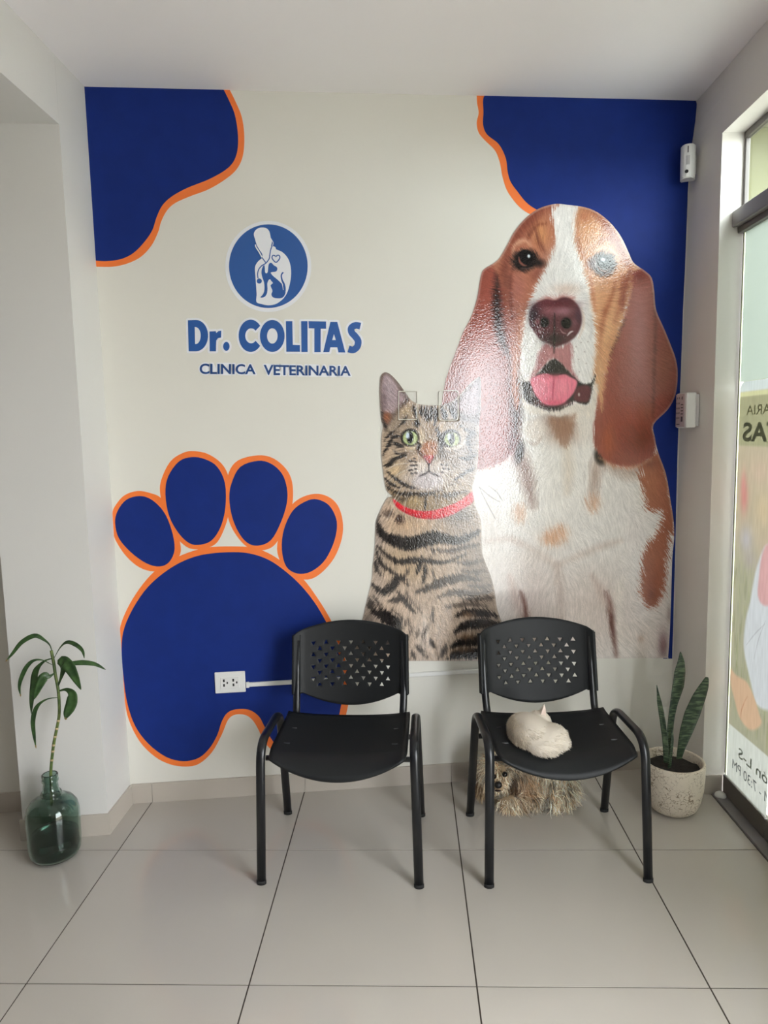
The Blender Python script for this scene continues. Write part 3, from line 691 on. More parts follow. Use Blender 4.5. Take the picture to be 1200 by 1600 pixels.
# ears
p.poly([(757, 416), (790, 392), (800, 440), (807, 485), (813, 530), (812, 575), (808, 610), (812, 650), (809, 690), (796, 713), (775, 727), (748, 733), (728, 722), (690, 690), (680, 640), (690, 590), (720, 515), (740, 450)], (142, 72, 60), 2, 1, 1.6)
p.blob(745, 560, 22, 90, (168, 96, 82), .7, .2); p.blob(765, 470, 18, 60, (160, 84, 70), .7); p.stroke([(778, 425), (776, 480), (784, 530), (800, 560)], 14, (38, 30, 30), 6, .9, 2)
p.stroke([(800, 560), (806, 620), (806, 690)], 16, (40, 30, 30), 7, .8, 2); p.blob(770, 690, 26, 34, (150, 62, 60), .8); p.blob(800, 690, 8, 24, (90, 34, 36), .8)
p.blob(710, 600, 14, 60, (120, 62, 56), .6, .25); p.stroke([(744, 470), (722, 540), (705, 600)], 5, (186, 120, 104), 3, .5, 1)
p.poly([(984, 420), (981, 465), (968, 510), (951, 545), (944, 575), (934, 610), (928, 650), (927, 690), (938, 713), (962, 728), (990, 729), (1014, 717), (1026, 694), (1022, 664), (1060, 640), (1070, 587), (1055, 540), (1035, 485), (1028, 440), (1008, 418)], (150, 84, 74), 2, 1, 1.4)
p.blob(1040, 570, 18, 60, (150, 98, 80), .8, .1); p.blob(1000, 530, 18, 90, (168, 108, 102), .8); p.blob(985, 660, 34, 44, (150, 62, 44), .8); p.blob(1000, 690, 26, 26, (112, 42, 32), .7)  # pale upper-ear blob puts the window's reflected veil into the print colour
p.blob(950, 690, 12, 28, (176, 92, 62), .7); p.stroke([(1022, 440), (1024, 500), (1022, 580), (1020, 650)], 5, (100, 56, 48), 3, .6, 1); p.stroke([(935, 715), (960, 728), (990, 730), (1016, 718)], 5, (204, 150, 120), 3, .6, 1.5)  # upright dark stroke paints the edge of that reflected veil
p.stroke([(975, 500), (955, 540), (948, 562)], 8, (60, 34, 32), 4, .8, 1); p.blob(1000, 430, 14, 12, (110, 50, 42), .7)
# head
p.poly([(872, 316), (862, 335), (865, 360), (866, 382), (858, 405), (845, 432), (832, 458), (822, 490), (815, 525), (810, 560), (808, 590), (811, 625), (806, 640), (798, 600), (797, 540), (790, 470), (778, 430), (768, 412), (790, 380), (815, 335), (845, 315)], (176, 112, 88), 2.5, 1, 2.2)
p.blob(845, 365, 14, 24, (206, 142, 96), .9, -.2); p.blob(828, 345, 22, 10, (140, 78, 58), .8, -.6); p.stroke([(860, 322), (835, 334), (812, 362), (796, 395), (784, 430)], 16, (128, 66, 52), 7, .8, 1.5)
p.stroke([(852, 350), (840, 352), (828, 366), (822, 380)], 5, (122, 66, 50), 3, .7, 1.2); p.stroke([(838, 360), (842, 378), (852, 396)], 7, (112, 62, 50), 4, .7, 1.2)
p.stroke([(801, 400), (804, 384), (818, 376), (830, 384)], 6, (222, 170, 140), 3, .8, 1.2); p.blob(808, 450, 16, 30, (170, 108, 96), .8); p.blob(800, 500, 10, 40, (150, 92, 84), .7); p.blob(790, 440, 8, 40, (116, 64, 54), .7)
p.stroke([(800, 420), (797, 450), (800, 500)], 5, (100, 52, 46), 3, .6, 1); p.stroke([(818, 490), (810, 540), (806, 590)], 5, (205, 150, 128), 3, .7, 1.2); p.blob(840, 425, 7, 16, (120, 66, 56), .7, .5)
p.poly([(908, 316), (900, 335), (896, 350), (897, 372), (903, 395), (910, 415), (917, 440), (925, 470), (929, 500), (931, 545), (929, 580), (934, 612), (940, 640), (946, 590), (957, 545), (972, 505), (983, 465), (988, 428), (1000, 418), (990, 400), (975, 370), (955, 342), (930, 322)], (206, 150, 112), 2.5, 1, 2.2)
p.stroke([(915, 325), (940, 342), (958, 368), (972, 395), (984, 418)], 14, (146, 76, 56), 7, .85, 1.5); p.blob(922, 360, 14, 24, (216, 160, 118), .8); p.blob(912, 338, 12, 10, (176, 108, 78), .7)
p.stroke([(902, 345), (902, 375), (912, 405), (922, 425)], 5, (176, 110, 82), 3, .6, 1); p.stroke([(928, 395), (938, 388), (952, 388), (962, 398)], 6, (226, 178, 148), 3, .8, 1.2); p.stroke([(935, 380), (946, 372), (958, 378)], 5, (150, 86, 64), 3, .6, 1)
p.blob(930, 460, 8, 34, (218, 166, 126), .8); p.stroke([(962, 440), (955, 465), (945, 490), (940, 520), (938, 560)], 7, (150, 84, 60), 4, .75, 1.2); p.stroke([(972, 430), (970, 470), (958, 505)], 8, (160, 92, 68), 4, .7, 1.2)
p.stroke([(985, 425), (976, 450), (972, 485)], 10, (126, 60, 48), 5, .8, 1.2); p.stroke([(922, 430), (926, 460), (930, 490)], 6, (186, 120, 92), 3, .6, 1); p.blob(948, 520, 8, 40, (222, 172, 130), .7, .3)
p.blob(936, 590, 7, 40, (214, 168, 130), .8)
# white blaze modelling
p.blob(886, 350, 12, 30, (232, 228, 224), .8); p.blob(880, 420, 26, 30, (220, 216, 212), .7); p.blob(845, 470, 10, 20, (212, 206, 204), .6); p.stroke([(905, 440), (916, 470), (921, 510)], 6, (196, 192, 190), 4, .5, 1)
p.blob(885, 452, 24, 9, (206, 180, 166), .7)
# eyes
p.ell(820, 407, 21, 17, (30, 25, 26), 4, .97, -.1, 1.4); p.ell(842, 411, 9, 6, (34, 28, 28), 4, .9, .2); p.ell(821, 402, 12, 11.5, (12, 11, 14), 1.2)
p.stroke([(810.5, 402), (812, 409), (817, 414), (822, 415)], 3.2, (150, 92, 80), 1, .9, sm=4); p.ell(826, 400.5, 2, 2.6, (228, 234, 240), .8); p.stroke([(812, 419), (824, 420), (836, 416)], 2, (92, 74, 68), 1, .8)
p.ell(943, 413, 19, 19, (46, 34, 34), 4, .97, 0, 1.4); p.ell(926, 411, 8, 8, (84, 46, 44), 4, .8); p.ell(944, 411, 13, 13, (58, 46, 42), 1.2); p.ell(944, 409, 8.5, 8.5, (26, 24, 26), 1.2)
p.stroke([(933, 416), (938, 422), (946, 424), (953, 420)], 3, (150, 112, 98), 1, .85); p.ell(942, 406, 3.4, 3.2, (206, 216, 228), 1); p.stroke([(929.5, 408), (930, 414), (932, 418)], 2, (214, 206, 204), .8, .9); p.stroke([(931, 424), (943, 429), (955, 424)], 2.4, (120, 88, 82), 1, .7)
# muzzle
c7 = lambda q: crop(q, 800, 450, 7.62)
p.poly(c7([(400, 660), (500, 700), (590, 690), (690, 650), (710, 800), (735, 1000), (790, 1110), (640, 990), (500, 850), (350, 960), (225, 1075), (280, 930), (330, 750)]), (168, 104, 106), 3, .85, 1.5)
p.poly(c7([(490, 845), (640, 960), (770, 1095), (860, 1140), (945, 1120), (992, 1035), (965, 1140), (935, 1290), (895, 1385), (800, 1375), (740, 1350), (620, 1400), (480, 1450), (330, 1405), (190, 1370), (145, 1300), (130, 1120), (210, 1112), (330, 990)]), (52, 48, 47), 1.6, 1, .8)
p.poly(c7([(790, 1170), (930, 1180), (905, 1350), (780, 1350), (730, 1300)]), (112, 58, 66), 2, .8)
p.poly(c7([(215, 1090), (290, 1045), (400, 1020), (500, 1050), (620, 1030), (690, 1060), (772, 1112), (745, 1225), (680, 1312), (590, 1380), (470, 1397), (370, 1372), (290, 1290), (240, 1190)]), (232, 128, 148), 1.3)
p.blob(*c7([(350, 1180)])[0], 14, 16, (240, 150, 168), .7); p.blob(*c7([(600, 1180)])[0], 13, 15, (240, 146, 164), .7); p.blob(*c7([(480, 1370)])[0], 22, 5, (222, 98, 124), .7)
p.stroke(c7([(500, 1060), (490, 1180), (480, 1340)]), 2.2, (176, 74, 98), 1.2, .8); p.blob(*c7([(480, 1050)])[0], 22, 4, (190, 96, 112), .6)
p.ell(*c7([(232, 1280)])[0], 1.5, 5, (190, 186, 184), 1, .8); p.ell(*c7([(795, 1270)])[0], 1.4, 2.5, (214, 190, 190), .8, .9)
NOSE = c7([(205, 340), (225, 250), (290, 180), (400, 135), (500, 150), (600, 112), (700, 130), (790, 220), (828, 340), (820, 450), (770, 560), (680, 640), (560, 690), (500, 705), (440, 660), (340, 620), (260, 520), (210, 440)])
p.poly(c7([(300, 170), (420, 90), (520, 110), (620, 70), (740, 110), (700, 180), (500, 200), (330, 220)]), (172, 108, 100), 4, .7, 1.5)
p.poly(NOSE, (92, 52, 58), 1.6, 1)
p.blob(*c7([(600, 275)])[0], 16, 8, (160, 112, 122), .85); p.blob(*c7([(440, 270)])[0], 12, 7, (150, 92, 100), .7); p.blob(*c7([(520, 190)])[0], 34, 6, (96, 44, 50), .8); p.blob(*c7([(250, 320)])[0], 9, 18, (44, 36, 44), .8); p.blob(*c7([(790, 330)])[0], 7, 16, (74, 50, 64), .7)
p.blob(*c7([(500, 610)])[0], 20, 10, (52, 40, 42), .9); p.ell(*c7([(385, 410)])[0], 7.2, 8, (32, 28, 29), 2); p.ell(*c7([(645, 420)])[0], 8.4, 8.6, (26, 22, 24), 2); p.ell(*c7([(300, 405)])[0], 4.4, 4.6, (112, 70, 76), 1.6); p.blob(*c7([(740, 420)])[0], 5, 9, (116, 74, 84), .8)
p.stroke(c7([(505, 300), (503, 450), (500, 700), (498, 780)]), 2.6, (36, 28, 30), 1.4, .9); p.stroke(c7([(655, 570), (690, 530), (725, 515)]), 2.2, (222, 206, 208), .8, .9); p.stroke(c7([(320, 505), (345, 530)]), 2, (190, 176, 178), .8, .8); p.stroke(c7([(570, 490), (600, 530), (640, 545)]), 2, (170, 128, 136), .8, .7)
for x, y in ((150, 680), (190, 760), (230, 700), (170, 850), (250, 820), (280, 640), (760, 700), (820, 650), (860, 760), (790, 850), (880, 900), (800, 1000), (740, 760), (900, 640)):
    p.ell(*c7([(x, y)])[0], 1, .8, (150, 132, 128), .6, .7)
p.stroke(c7([(70, 800), (60, 950), (90, 1080), (150, 1110)]), 3, (196, 180, 172), 2, .7); p.stroke(c7([(930, 300), (950, 450), (930, 600)]), 4, (190, 186, 188), 3, .6); p.stroke(c7([(870, 250), (890, 400), (900, 500)]), 4, (200, 196, 196), 3, .5); p.stroke(c7([(820, 230), (850, 350), (840, 480), (790, 600)]), 3, (206, 178, 158), 2, .6)
p.poly(c7([(120, 1330), (200, 1390), (330, 1420), (480, 1465), (620, 1415), (760, 1385), (890, 1400), (950, 1330), (1010, 1150), (990, 1500), (940, 1600), (700, 1600), (660, 1510), (540, 1540), (400, 1500), (240, 1510), (150, 1430)]), (228, 218, 208), 2, .95, 1.5)
p.stroke(c7([(250, 1390), (400, 1440), (480, 1455), (600, 1425), (720, 1370)]), 3.5, (44, 34, 36), 1.6, .8, 1.2)
p.poly([(858, 652), (878, 654), (900, 648), (892, 680), (884, 700), (872, 690), (862, 668)], (156, 116, 94), 4, .7, 2)
p.ell(835, 672, 15, 17, (226, 214, 204), 4, .8, .3, 2); p.ell(912, 668, 13, 20, (232, 224, 216), 4, .85, 0, 2); p.stroke([(824, 690), (836, 694), (846, 684)], 4, (186, 164, 152), 3, .6)
# loose whiskers of the neighbouring cat printed across
for q in ([(748, 760), (760, 785), (768, 800), (774, 811)], [(749, 761), (765, 775), (780, 784)], [(763, 759), (775, 768), (785, 782)]): p.stroke(q, 1.0, (70, 64, 62), .7, .8)
p.c *= (1+p.fur*0.02+FINE*0.03)[..., None]
wht = np.clip((edge_d+3.2)/1.2, 0, 1)[..., None]; p.c = p.c*(1-wht*.3)+np.array([214, 206, 202])*wht*.3
me = print_mesh('dog_sticker', wall_pt(G.reshape(-1, 2), .0022).reshape(H, W, 3), inside, p.c)
dog_st = obj('dog_sticker', me, M_VINYL)
tag(dog_st, 'large glossy printed wall sticker of a brown and white long-eared dog with tongue out', 'wall sticker')

# cat
c6 = lambda q: crop(q, 580, 570, 5.4545)
c4 = lambda q: crop(q, 550, 790, 4.8)
CAT_SIL = c6([(75, 140), (85, 90), (115, 65), (160, 80), (220, 140), (280, 220), (320, 280), (350, 310), (420, 338), (570, 345), (625, 335), (690, 310), (760, 250), (830, 170), (900, 112), (930, 112), (936, 200), (930, 400), (918, 500), (915, 700), (902, 870), (885, 950), (868, 1010), (860, 1060), (880, 1170)])+c4([(930, 20), (965, 110), (970, 230), (975, 350), (1000, 430), (1040, 530), (1070, 650), (1085, 760), (1110, 840), (1125, 885), (1130, 1000), (1125, 1160), (1100, 1162), (700, 1163), (200, 1164), (20, 1166), (15, 1140), (30, 950), (75, 860), (100, 760), (130, 640), (150, 540), (155, 450), (170, 330), (175, 200), (180, 120), (205, 50)])+c6([(130, 1140), (178, 1122), (165, 1108), (130, 1070), (110, 980), (95, 860), (85, 740), (88, 600), (99, 530), (85, 470), (79, 400), (70, 250)])
G, X, Y, inside, edge_d = decal_grid(CAT_SIL, STEP*.92)
H, W = X.shape
p = Paint(X, Y, (186, 165, 147))
ang = np.arctan2(Y-695, X-670); ang2 = math.pi/2+(X-665)*-0.006+blurnoise(H, W, 8, 21)*.9
kk = np.clip((Y-770)/40, 0, 1); vx = np.cos(ang)*(1-kk)+np.cos(ang2)*kk; vy = np.sin(ang)*(1-kk)+np.sin(ang2)*kk
p.fur = lic(H, W, np.arctan2(vy, vx), 6, 9); FINE = lic(H, W, np.arctan2(vy, vx)+blurnoise(H, W, 25, 4)*1.0, 3, 10)
DK = (42, 38, 37)
# body tone
p.blob(590, 860, 10, 80, (150, 138, 134), .6); p.blob(640, 820, 40, 18, (198, 166, 136), .8); p.blob(625, 865, 30, 14, (190, 166, 138), .7); p.blob(640, 890, 40, 22, (186, 160, 128), .7); p.blob(620, 945, 30, 30, (196, 172, 152), .7)
p.blob(660, 1000, 12, 40, (206, 190, 178), .7); p.blob(690, 965, 20, 40, (190, 166, 146), .6); p.blob(740, 890, 24, 60, (126, 112, 102), .7); p.blob(720, 830, 30, 30, (130, 116, 106), .5); p.blob(612, 795, 22, 8, (188, 160, 138), .7)
for pts, w_, a_ in (([(185, 130), (230, 215), (330, 268), (450, 282), (560, 255), (650, 240), (800, 262), (960, 190)], 62, .95), ([(190, 300), (260, 370), (350, 420), (450, 410), (560, 415), (700, 425), (860, 360)], 26, .85), ([(520, 380), (505, 450), (490, 505)], 20, .9), ([(552, 420), (545, 500), (532, 580)], 20, .9), ([(600, 480), (615, 560)], 10, .6),
                    ([(180, 330), (215, 430), (300, 495)], 20, .85), ([(165, 400), (185, 470), (215, 520)], 18, .8), ([(150, 590), (230, 645), (300, 605), (345, 540), (410, 555)], 38, .9), ([(340, 645), (400, 720), (470, 800)], 26, .75), ([(280, 712), (380, 702)], 26, .75), ([(400, 640), (450, 720), (520, 800)], 14, .5),
                    ([(480, 650), (600, 605), (700, 565), (840, 540), (960, 560)], 40, .7), ([(640, 690), (760, 650), (900, 660), (1040, 640)], 30, .6), ([(150, 790), (240, 825), (330, 890), (340, 960)], 56, .95), ([(130, 700), (150, 780)], 40, .7), ([(780, 830), (860, 800), (1000, 810), (1090, 830)], 36, .95), ([(770, 950), (850, 900), (1000, 880), (1110, 900)], 44, .95),
                    ([(750, 1060), (830, 1020), (980, 1010), (1110, 1010)], 44, .95), ([(720, 1150), (800, 1110), (950, 1110), (1110, 1120)], 46, .95), ([(590, 1000), (600, 1030), (620, 1065)], 22, .8), ([(480, 1050), (520, 1090), (560, 1140)], 22, .7), ([(700, 1040), (680, 1100), (650, 1150)], 24, .8), ([(450, 1090), (470, 1150)], 22, .7), ([(500, 930), (480, 990)], 14, .5), ([(700, 760), (860, 740), (1000, 750)], 22, .5), ([(60, 900), (120, 1000), (90, 1120)], 40, .9), ([(200, 1000), (320, 1060), (420, 1150)], 34, .8)):
    p.stroke(c4(pts), w_/4.8*1.75, DK, 2.2, min(1, a_*1.08), 1.5)
p.ell(*c4([(360, 100)])[0], 7, 7, (70, 52, 46), 3, .9, 0, 2); p.ell(*c4([(270, 60)])[0], 8, 5, (84, 70, 64), 3, .8, 0, 2); p.blob(*c4([(800, 70)])[0], 26, 14, (84, 78, 74), .7)
p.stroke(c4([(540, 820), (545, 900), (560, 1000), (620, 1150)]), 6, (222, 208, 198), 3, .7, 1.5); p.stroke(c4([(640, 880), (650, 1000), (660, 1150)]), 6, (212, 194, 180), 3, .6, 1.5)
p.ell(*c4([(870, 820)])[0], 10, 6, (150, 118, 92), 3, .6, 0, 2); p.ell(*c4([(860, 980)])[0], 12, 5, (156, 124, 98), 3, .7, 0, 2); p.ell(*c4([(820, 1080)])[0], 12, 4, (156, 124, 98), 3, .6, 0, 2)
for pts, w_ in (([(200, 60), (190, 130), (200, 190)], 16), ([(430, 470), (400, 540), (430, 600)], 14), ([(600, 330), (720, 340), (860, 310), (950, 290)], 26), ([(760, 420), (880, 430), (980, 410)], 24), ([(820, 490), (920, 500), (1010, 480)], 20), ([(880, 600), (980, 610), (1060, 590)], 26), ([(840, 700), (960, 700), (1070, 690)], 26), ([(590, 320), (600, 360), (590, 400)], 14), ([(240, 470), (330, 520), (420, 600)], 14), ([(420, 860), (440, 930), (420, 1000)], 14), ([(160, 680), (200, 740), (210, 800)], 20), ([(300, 780), (360, 830), (400, 900)], 14), ([(560, 900), (540, 970), (560, 1030)], 12), ([(620, 760), (600, 840), (620, 900)], 10)):
    p.stroke(c4(pts), w_/4.8*1.4, (58, 51, 48), 2.4, .75, 1.6)
p.blob(575, 990, 14, 40, (60, 54, 52), .7); p.blob(765, 1000, 26, 40, (70, 60, 54), .55); p.blob(762, 900, 16, 60, (96, 86, 80), .5)
# neck and collar
p.poly(c6([(120, 1010), (200, 1060), (340, 1090), (500, 1090), (660, 1040), (860, 960), (870, 1060), (760, 1160), (540, 1250), (300, 1220), (180, 1140)]), (150, 126, 98), 3, 1, 1.5)
p.stroke(c6([(122, 1030), (220, 1092), (350, 1104), (480, 1096), (620, 1050), (760, 990)]), 7, DK, 2.5, .95, 1.5); p.stroke(c6([(160, 1110), (260, 1150), (330, 1130)]), 6, (60, 50, 44), 2.5, .8, 1.5)
p.blob(*c6([(370, 1165)])[0], 16, 9, (182, 156, 116), .8); p.stroke(c6([(466, 1100), (462, 1160), (458, 1225)]), 4, DK, 1.6, .95, .8); p.stroke(c6([(560, 1120), (680, 1110), (800, 1080)]), 8, (70, 62, 58), 3, .8, 1.5)
p.poly(c6([(184, 1148), (215, 1160), (280, 1205), (370, 1238), (460, 1246), (550, 1236), (660, 1200), (770, 1150), (862, 1078), (872, 1160), (790, 1220), (680, 1280), (560, 1312), (440, 1310), (360, 1292), (270, 1252), (210, 1205)]), (222, 48, 60), 1.2, 1, 0, sm=3)
p.stroke(c6([(205, 1190), (300, 1258), (440, 1302), (560, 1305), (700, 1265), (860, 1165)]), 2, (166, 26, 40), 1.2, .7)
for k in range(16):
    x = 370+k*30; p.stroke(c6([(x, 1245-max(0, k-5)*11), (x+2, 1300-max(0, k-5)*11)]), .8, (178, 34, 46), .6, .6)
# head
p.poly(c6([(60, 140), (85, 80), (120, 55), (165, 75), (230, 140), (330, 280), (300, 330), (230, 420), (160, 520), (100, 540), (80, 440)]), (104, 88, 82), 2, 1, .8)
p.poly(c6([(88, 180), (105, 100), (135, 85), (185, 130), (245, 215), (290, 290), (250, 330), (210, 390), (160, 420), (110, 400), (92, 280)]), (168, 148, 152), 2.5, 1, 1.2)
p.blob(*c6([(150, 200)])[0], 10, 18, (186, 168, 174), .8); p.blob(*c6([(110, 300)])[0], 5, 24, (120, 100, 104), .6); p.ell(*c6([(130, 450)])[0], 7, 9, (160, 96, 66), 3, .8, 0, 1.5); p.stroke(c6([(82, 180), (90, 100), (120, 64), (165, 82), (225, 145), (325, 285)]), 2.4, (86, 64, 56), 1.2, .9)
p.stroke(c6([(84, 400), (95, 480), (130, 540), (120, 580)]), 6, DK, 2, .9, 1)
p.poly(c6([(600, 345), (690, 312), (765, 250), (840, 165), (905, 108), (936, 112), (936, 300), (920, 500), (800, 480), (680, 440)]), (96, 82, 78), 2, 1, .8)
p.poly(c6([(720, 350), (780, 270), (850, 190), (900, 150), (912, 250), (905, 380), (860, 440), (780, 420)]), (160, 140, 144), 3, .9, 1.2)
p.poly(c6([(330, 330), (420, 345), (570, 350), (650, 350), (720, 420), (800, 500), (915, 560), (915, 720), (895, 900), (860, 1020), (700, 1070), (480, 1085), (280, 1060), (140, 1000), (95, 840), (90, 620), (150, 520), (230, 420)]), (168, 148, 128), 3, .75, 1)
p.blob(*c6([(300, 400)])[0], 14, 8, (186, 162, 130), .8); p.blob(*c6([(260, 480)])[0], 20, 9, (146, 130, 116), .7); p.blob(*c6([(540, 560)])[0], 10, 12, (150, 118, 92), .6); p.blob(*c6([(200, 900)])[0], 14, 16, (206, 178, 140), .8); p.blob(*c6([(140, 760)])[0], 7, 14, (190, 164, 140), .7)
p.blob(*c6([(850, 800)])[0], 14, 26, (110, 98, 92), .7); p.blob(*c6([(860, 600)])[0], 10, 22, (84, 76, 74), .7)
p.blob(*c6([(480, 400)])[0], 24, 10, (104, 90, 80), .7); p.blob(*c6([(600, 730)])[0], 9, 16, (66, 56, 50), .8); p.blob(*c6([(720, 800)])[0], 26, 24, (122, 108, 98), .6); p.blob(*c6([(200, 580)])[0], 10, 9, (112, 98, 88), .6); p.blob(*c6([(780, 470)])[0], 20, 12, (98, 86, 80), .7); p.blob(*c6([(240, 660)])[0], 12, 8, (120, 104, 92), .6)
for pts, w_ in (([(462, 350), (465, 410), (475, 490)], 22), ([(512, 350), (512, 420), (505, 470)], 18), ([(550, 352), (548, 430), (540, 510)], 22), ([(428, 345), (425, 400), (432, 430)], 16), ([(350, 350), (370, 400), (385, 450)], 18), ([(385, 470), (392, 500), (395, 525)], 26), ([(600, 360), (620, 420), (640, 480)], 26), ([(660, 360), (700, 420), (720, 470)], 22), ([(300, 440), (280, 480), (230, 530)], 14), ([(560, 540), (590, 620), (600, 700)], 30), ([(250, 605), (185, 620), (145, 690), (98, 765)], 20), ([(180, 725), (230, 762), (295, 738)], 12), ([(190, 660), (240, 690), (290, 700)], 20), ([(292, 770), (205, 800), (150, 850), (105, 862)], 24), ([(130, 905), (200, 965), (300, 1030), (400, 1055)], 18), ([(110, 960), (160, 1010), (240, 1050)], 16), ([(200, 560), (150, 600), (110, 650)], 12), ([(880, 560), (820, 640), (850, 740)], 20), ([(900, 760), (820, 800), (760, 790)], 20), ([(880, 880), (800, 920), (700, 990)], 18), ([(760, 520), (820, 560), (890, 600)], 16)):
    p.stroke(c6(pts), w_/5.4545*1.7, DK, 1.5, .95, .9)
p.stroke(c6([(425, 560), (432, 620), (425, 680)]), 8, (222, 200, 168), 2.5, .85, 1); p.stroke(c6([(285, 695), (330, 712), (380, 705)]), 5, (226, 204, 172), 2, .9, .8); p.stroke(c6([(590, 590), (600, 530), (640, 480)]), 5, (206, 180, 150), 2, .7, 1)
p.poly(c6([(452, 665), (540, 650), (560, 720), (540, 772), (490, 785), (440, 772), (418, 745)]), (178, 116, 84), 3, .9, 1); p.stroke(c6([(400, 690), (395, 720), (420, 760), (450, 790)]), 5, (72, 48, 40), 2, .8)
p.ell(*c6([(415, 885)])[0], 18, 13, (222, 208, 200), 4, .9, 0, 1.2); p.ell(*c6([(570, 890)])[0], 17, 13, (214, 200, 194), 4, .85, 0, 1.2); p.ell(*c6([(480, 990)])[0], 26, 14, (206, 196, 200), 4, .9, 0, 1.2); p.blob(*c6([(300, 960)])[0], 12, 8, (210, 196, 188), .6); p.blob(*c6([(380, 800)])[0], 8, 7, (206, 174, 150), .7)
p.poly(c6([(438, 778), (490, 772), (535, 776), (515, 820), (492, 850), (468, 820)]), (190, 88, 88), 1.5, 1); p.stroke(c6([(440, 776), (462, 812), (490, 850), (520, 815), (538, 778)]), 1.8, (70, 40, 40), 1, .8)
p.stroke(c6([(491, 845), (491, 905)]), 2.4, (40, 32, 32), 1, .95, taper=False); p.stroke(c6([(491, 905), (455, 930), (410, 950)]), 2.8, (44, 36, 36), 1.2, .9); p.stroke(c6([(491, 905), (530, 930), (575, 950)]), 2.8, (44, 36, 36), 1.2, .9)
for x, y in ((330, 822), (348, 820), (368, 800), (375, 826), (342, 858), (362, 858), (384, 855), (325, 900), (345, 895), (378, 888), (345, 926), (380, 922), (600, 850), (640, 855), (620, 885), (660, 890), (600, 915)): p.ell(*c6([(x, y)])[0], 2.2, 1.4, DK, 1, .9, .3)
for ex, ey in ((328, 620), (682, 630)):
    p.ell(*c6([(ex, ey)])[0], 14.4, 13.8, (28, 24, 22), 1.8); p.ell(*c6([(ex+4, ey+4)])[0], 11.6, 11, (178, 190, 138), 1.2); p.blob(*c6([(ex+20, ey+30)])[0], 6, 5, (206, 220, 160), .8); p.ell(*c6([(ex+2, ey)])[0], 5, 9.2, (12, 12, 14), 1.1); p.ell(*c6([(ex-18, ey-18)])[0], 2.8, 5, (196, 212, 230), 1)
p.stroke(c6([(395, 660), (410, 690), (395, 720)]), 5, (36, 28, 26), 1.6, .9); p.stroke(c6([(630, 712), (700, 710), (760, 685), (805, 645)]), 4.5, (228, 216, 200), 1.8, .9); p.stroke(c6([(600, 620), (620, 580), (680, 555), (740, 570)]), 3, (40, 34, 32), 1.4, .8)
for q in ([(300, 1050), (210, 1170), (130, 1330)], [(330, 1060), (290, 1180), (275, 1330)], [(260, 1030), (230, 1090), (190, 1160)], [(330, 840), (220, 850), (120, 900)], [(340, 880), (230, 930), (140, 1010)], [(640, 930), (700, 1000), (760, 1075)], [(660, 915), (760, 950), (860, 1040)], [(620, 950), (660, 1040), (690, 1120)], [(600, 960), (640, 1060), (650, 1140)], [(660, 900), (780, 910), (880, 930)]):
    p.stroke(c6(q), .9, (236, 228, 220), .6, .8)
p.c *= (1+p.fur*0.055+FINE*0.07)[..., None]
wht = np.clip((edge_d+2.6)/1.2, 0, 1)[..., None]; p.c = p.c*(1-wht*.35)+np.array([190, 180, 172])*wht*.35
# the sticker runs over two covered wall plates: push it out along their outlines
relief = np.zeros(X.shape)
for (x0, y0, x1, y1) in ((622, 611, 652, 656), (685, 610, 716, 657)):
    dx = np.maximum(x0-X, X-x1); dy = np.maximum(y0-Y, Y-y1)
    relief = np.maximum(relief, np.clip(0.5-np.maximum(dx, dy)/2.0, 0, 1))
P3 = wall_pt(G.reshape(-1, 2), .0032).reshape(H, W, 3)+relief[..., None]*.0035*WN
cat_st = obj('cat_sticker', print_mesh('cat_sticker', P3, inside, p.c), M_VINYL)
tag(cat_st, 'glossy printed wall sticker of a striped tabby cat wearing a red collar', 'wall sticker')
# the covered wall plates: their raised rims
def plate(px, r, label):
    root = tag(empty('covered_wall_plate', tuple(wall_pt(photo_to_wall(((px[0]+px[2])/2, px[3])))[0])), label, 'wall plate')
    x0, y0, x1, y1 = px
    def rr(i):
        q = []
        for cx, cy, a0 in ((x1-r, y0+r, -90), (x1-r, y1-r, 0), (x0+r, y1-r, 90), (x0+r, y0+r, 180)):
            for k in range(6):
                a = math.radians(a0+k*18); q.append((cx+(r-i)*math.cos(a), cy+(r-i)*math.sin(a)))
        return q
    under(wall_shape_sz('rim', photo_to_wall(rr(0)), .0005, .0066, mat('clear_plate_plastic', (214, 210, 198), .12), None, [photo_to_wall(rr(1.1))]), root)
    return root
plate((622, 611, 652, 656), 1.6, 'thin square-cornered plate outline at the inner edge of the pink cat ear over bare wall')
plate((685, 610, 716, 657), 5.0, 'thin round-cornered plate outline where the cat sticker meets the dog ear')

# ------------------------------------------------------------------ printed films on the glass
def film_px(py):  # photo pixel -> (y, z) on the glass plane
    q = np.asarray(py, float); d = np.array([(q[0]-600)/F_PX, (q[1]-800)/F_PX, 1.0]) @ AX
    t = (GX-.0015-CAM[0])/d[0]; P = CAM+d*t; return P[1], P[2]
ys = np.arange(SEAM+.004, JY-.0225, .0022); zs = np.arange(1.598, .087, -.0028)
YY, ZZ = np.meshgrid(ys, zs); Hh, Ww = YY.shape
P3 = np.stack([np.full_like(YY, GX-.0015), YY, ZZ], -1)
p = Paint(YY*1000, ZZ*1000, (204, 186, 164))      # chart in millimetres on the pane
def fp(*pts): return [(film_px(q)[0]*1000, film_px(q)[1]*1000) for q in pts]
r0, r1 = ys[0]*1000-20, ys[-1]*1000+20
def bandz(z0, z1, col, f=3, a=1): p.poly([(r0, z0), (r1, z0), (r1, z1), (r0, z1)], col, f, a, sm=1)
bandz(80, 980, (186, 180, 158), 60)
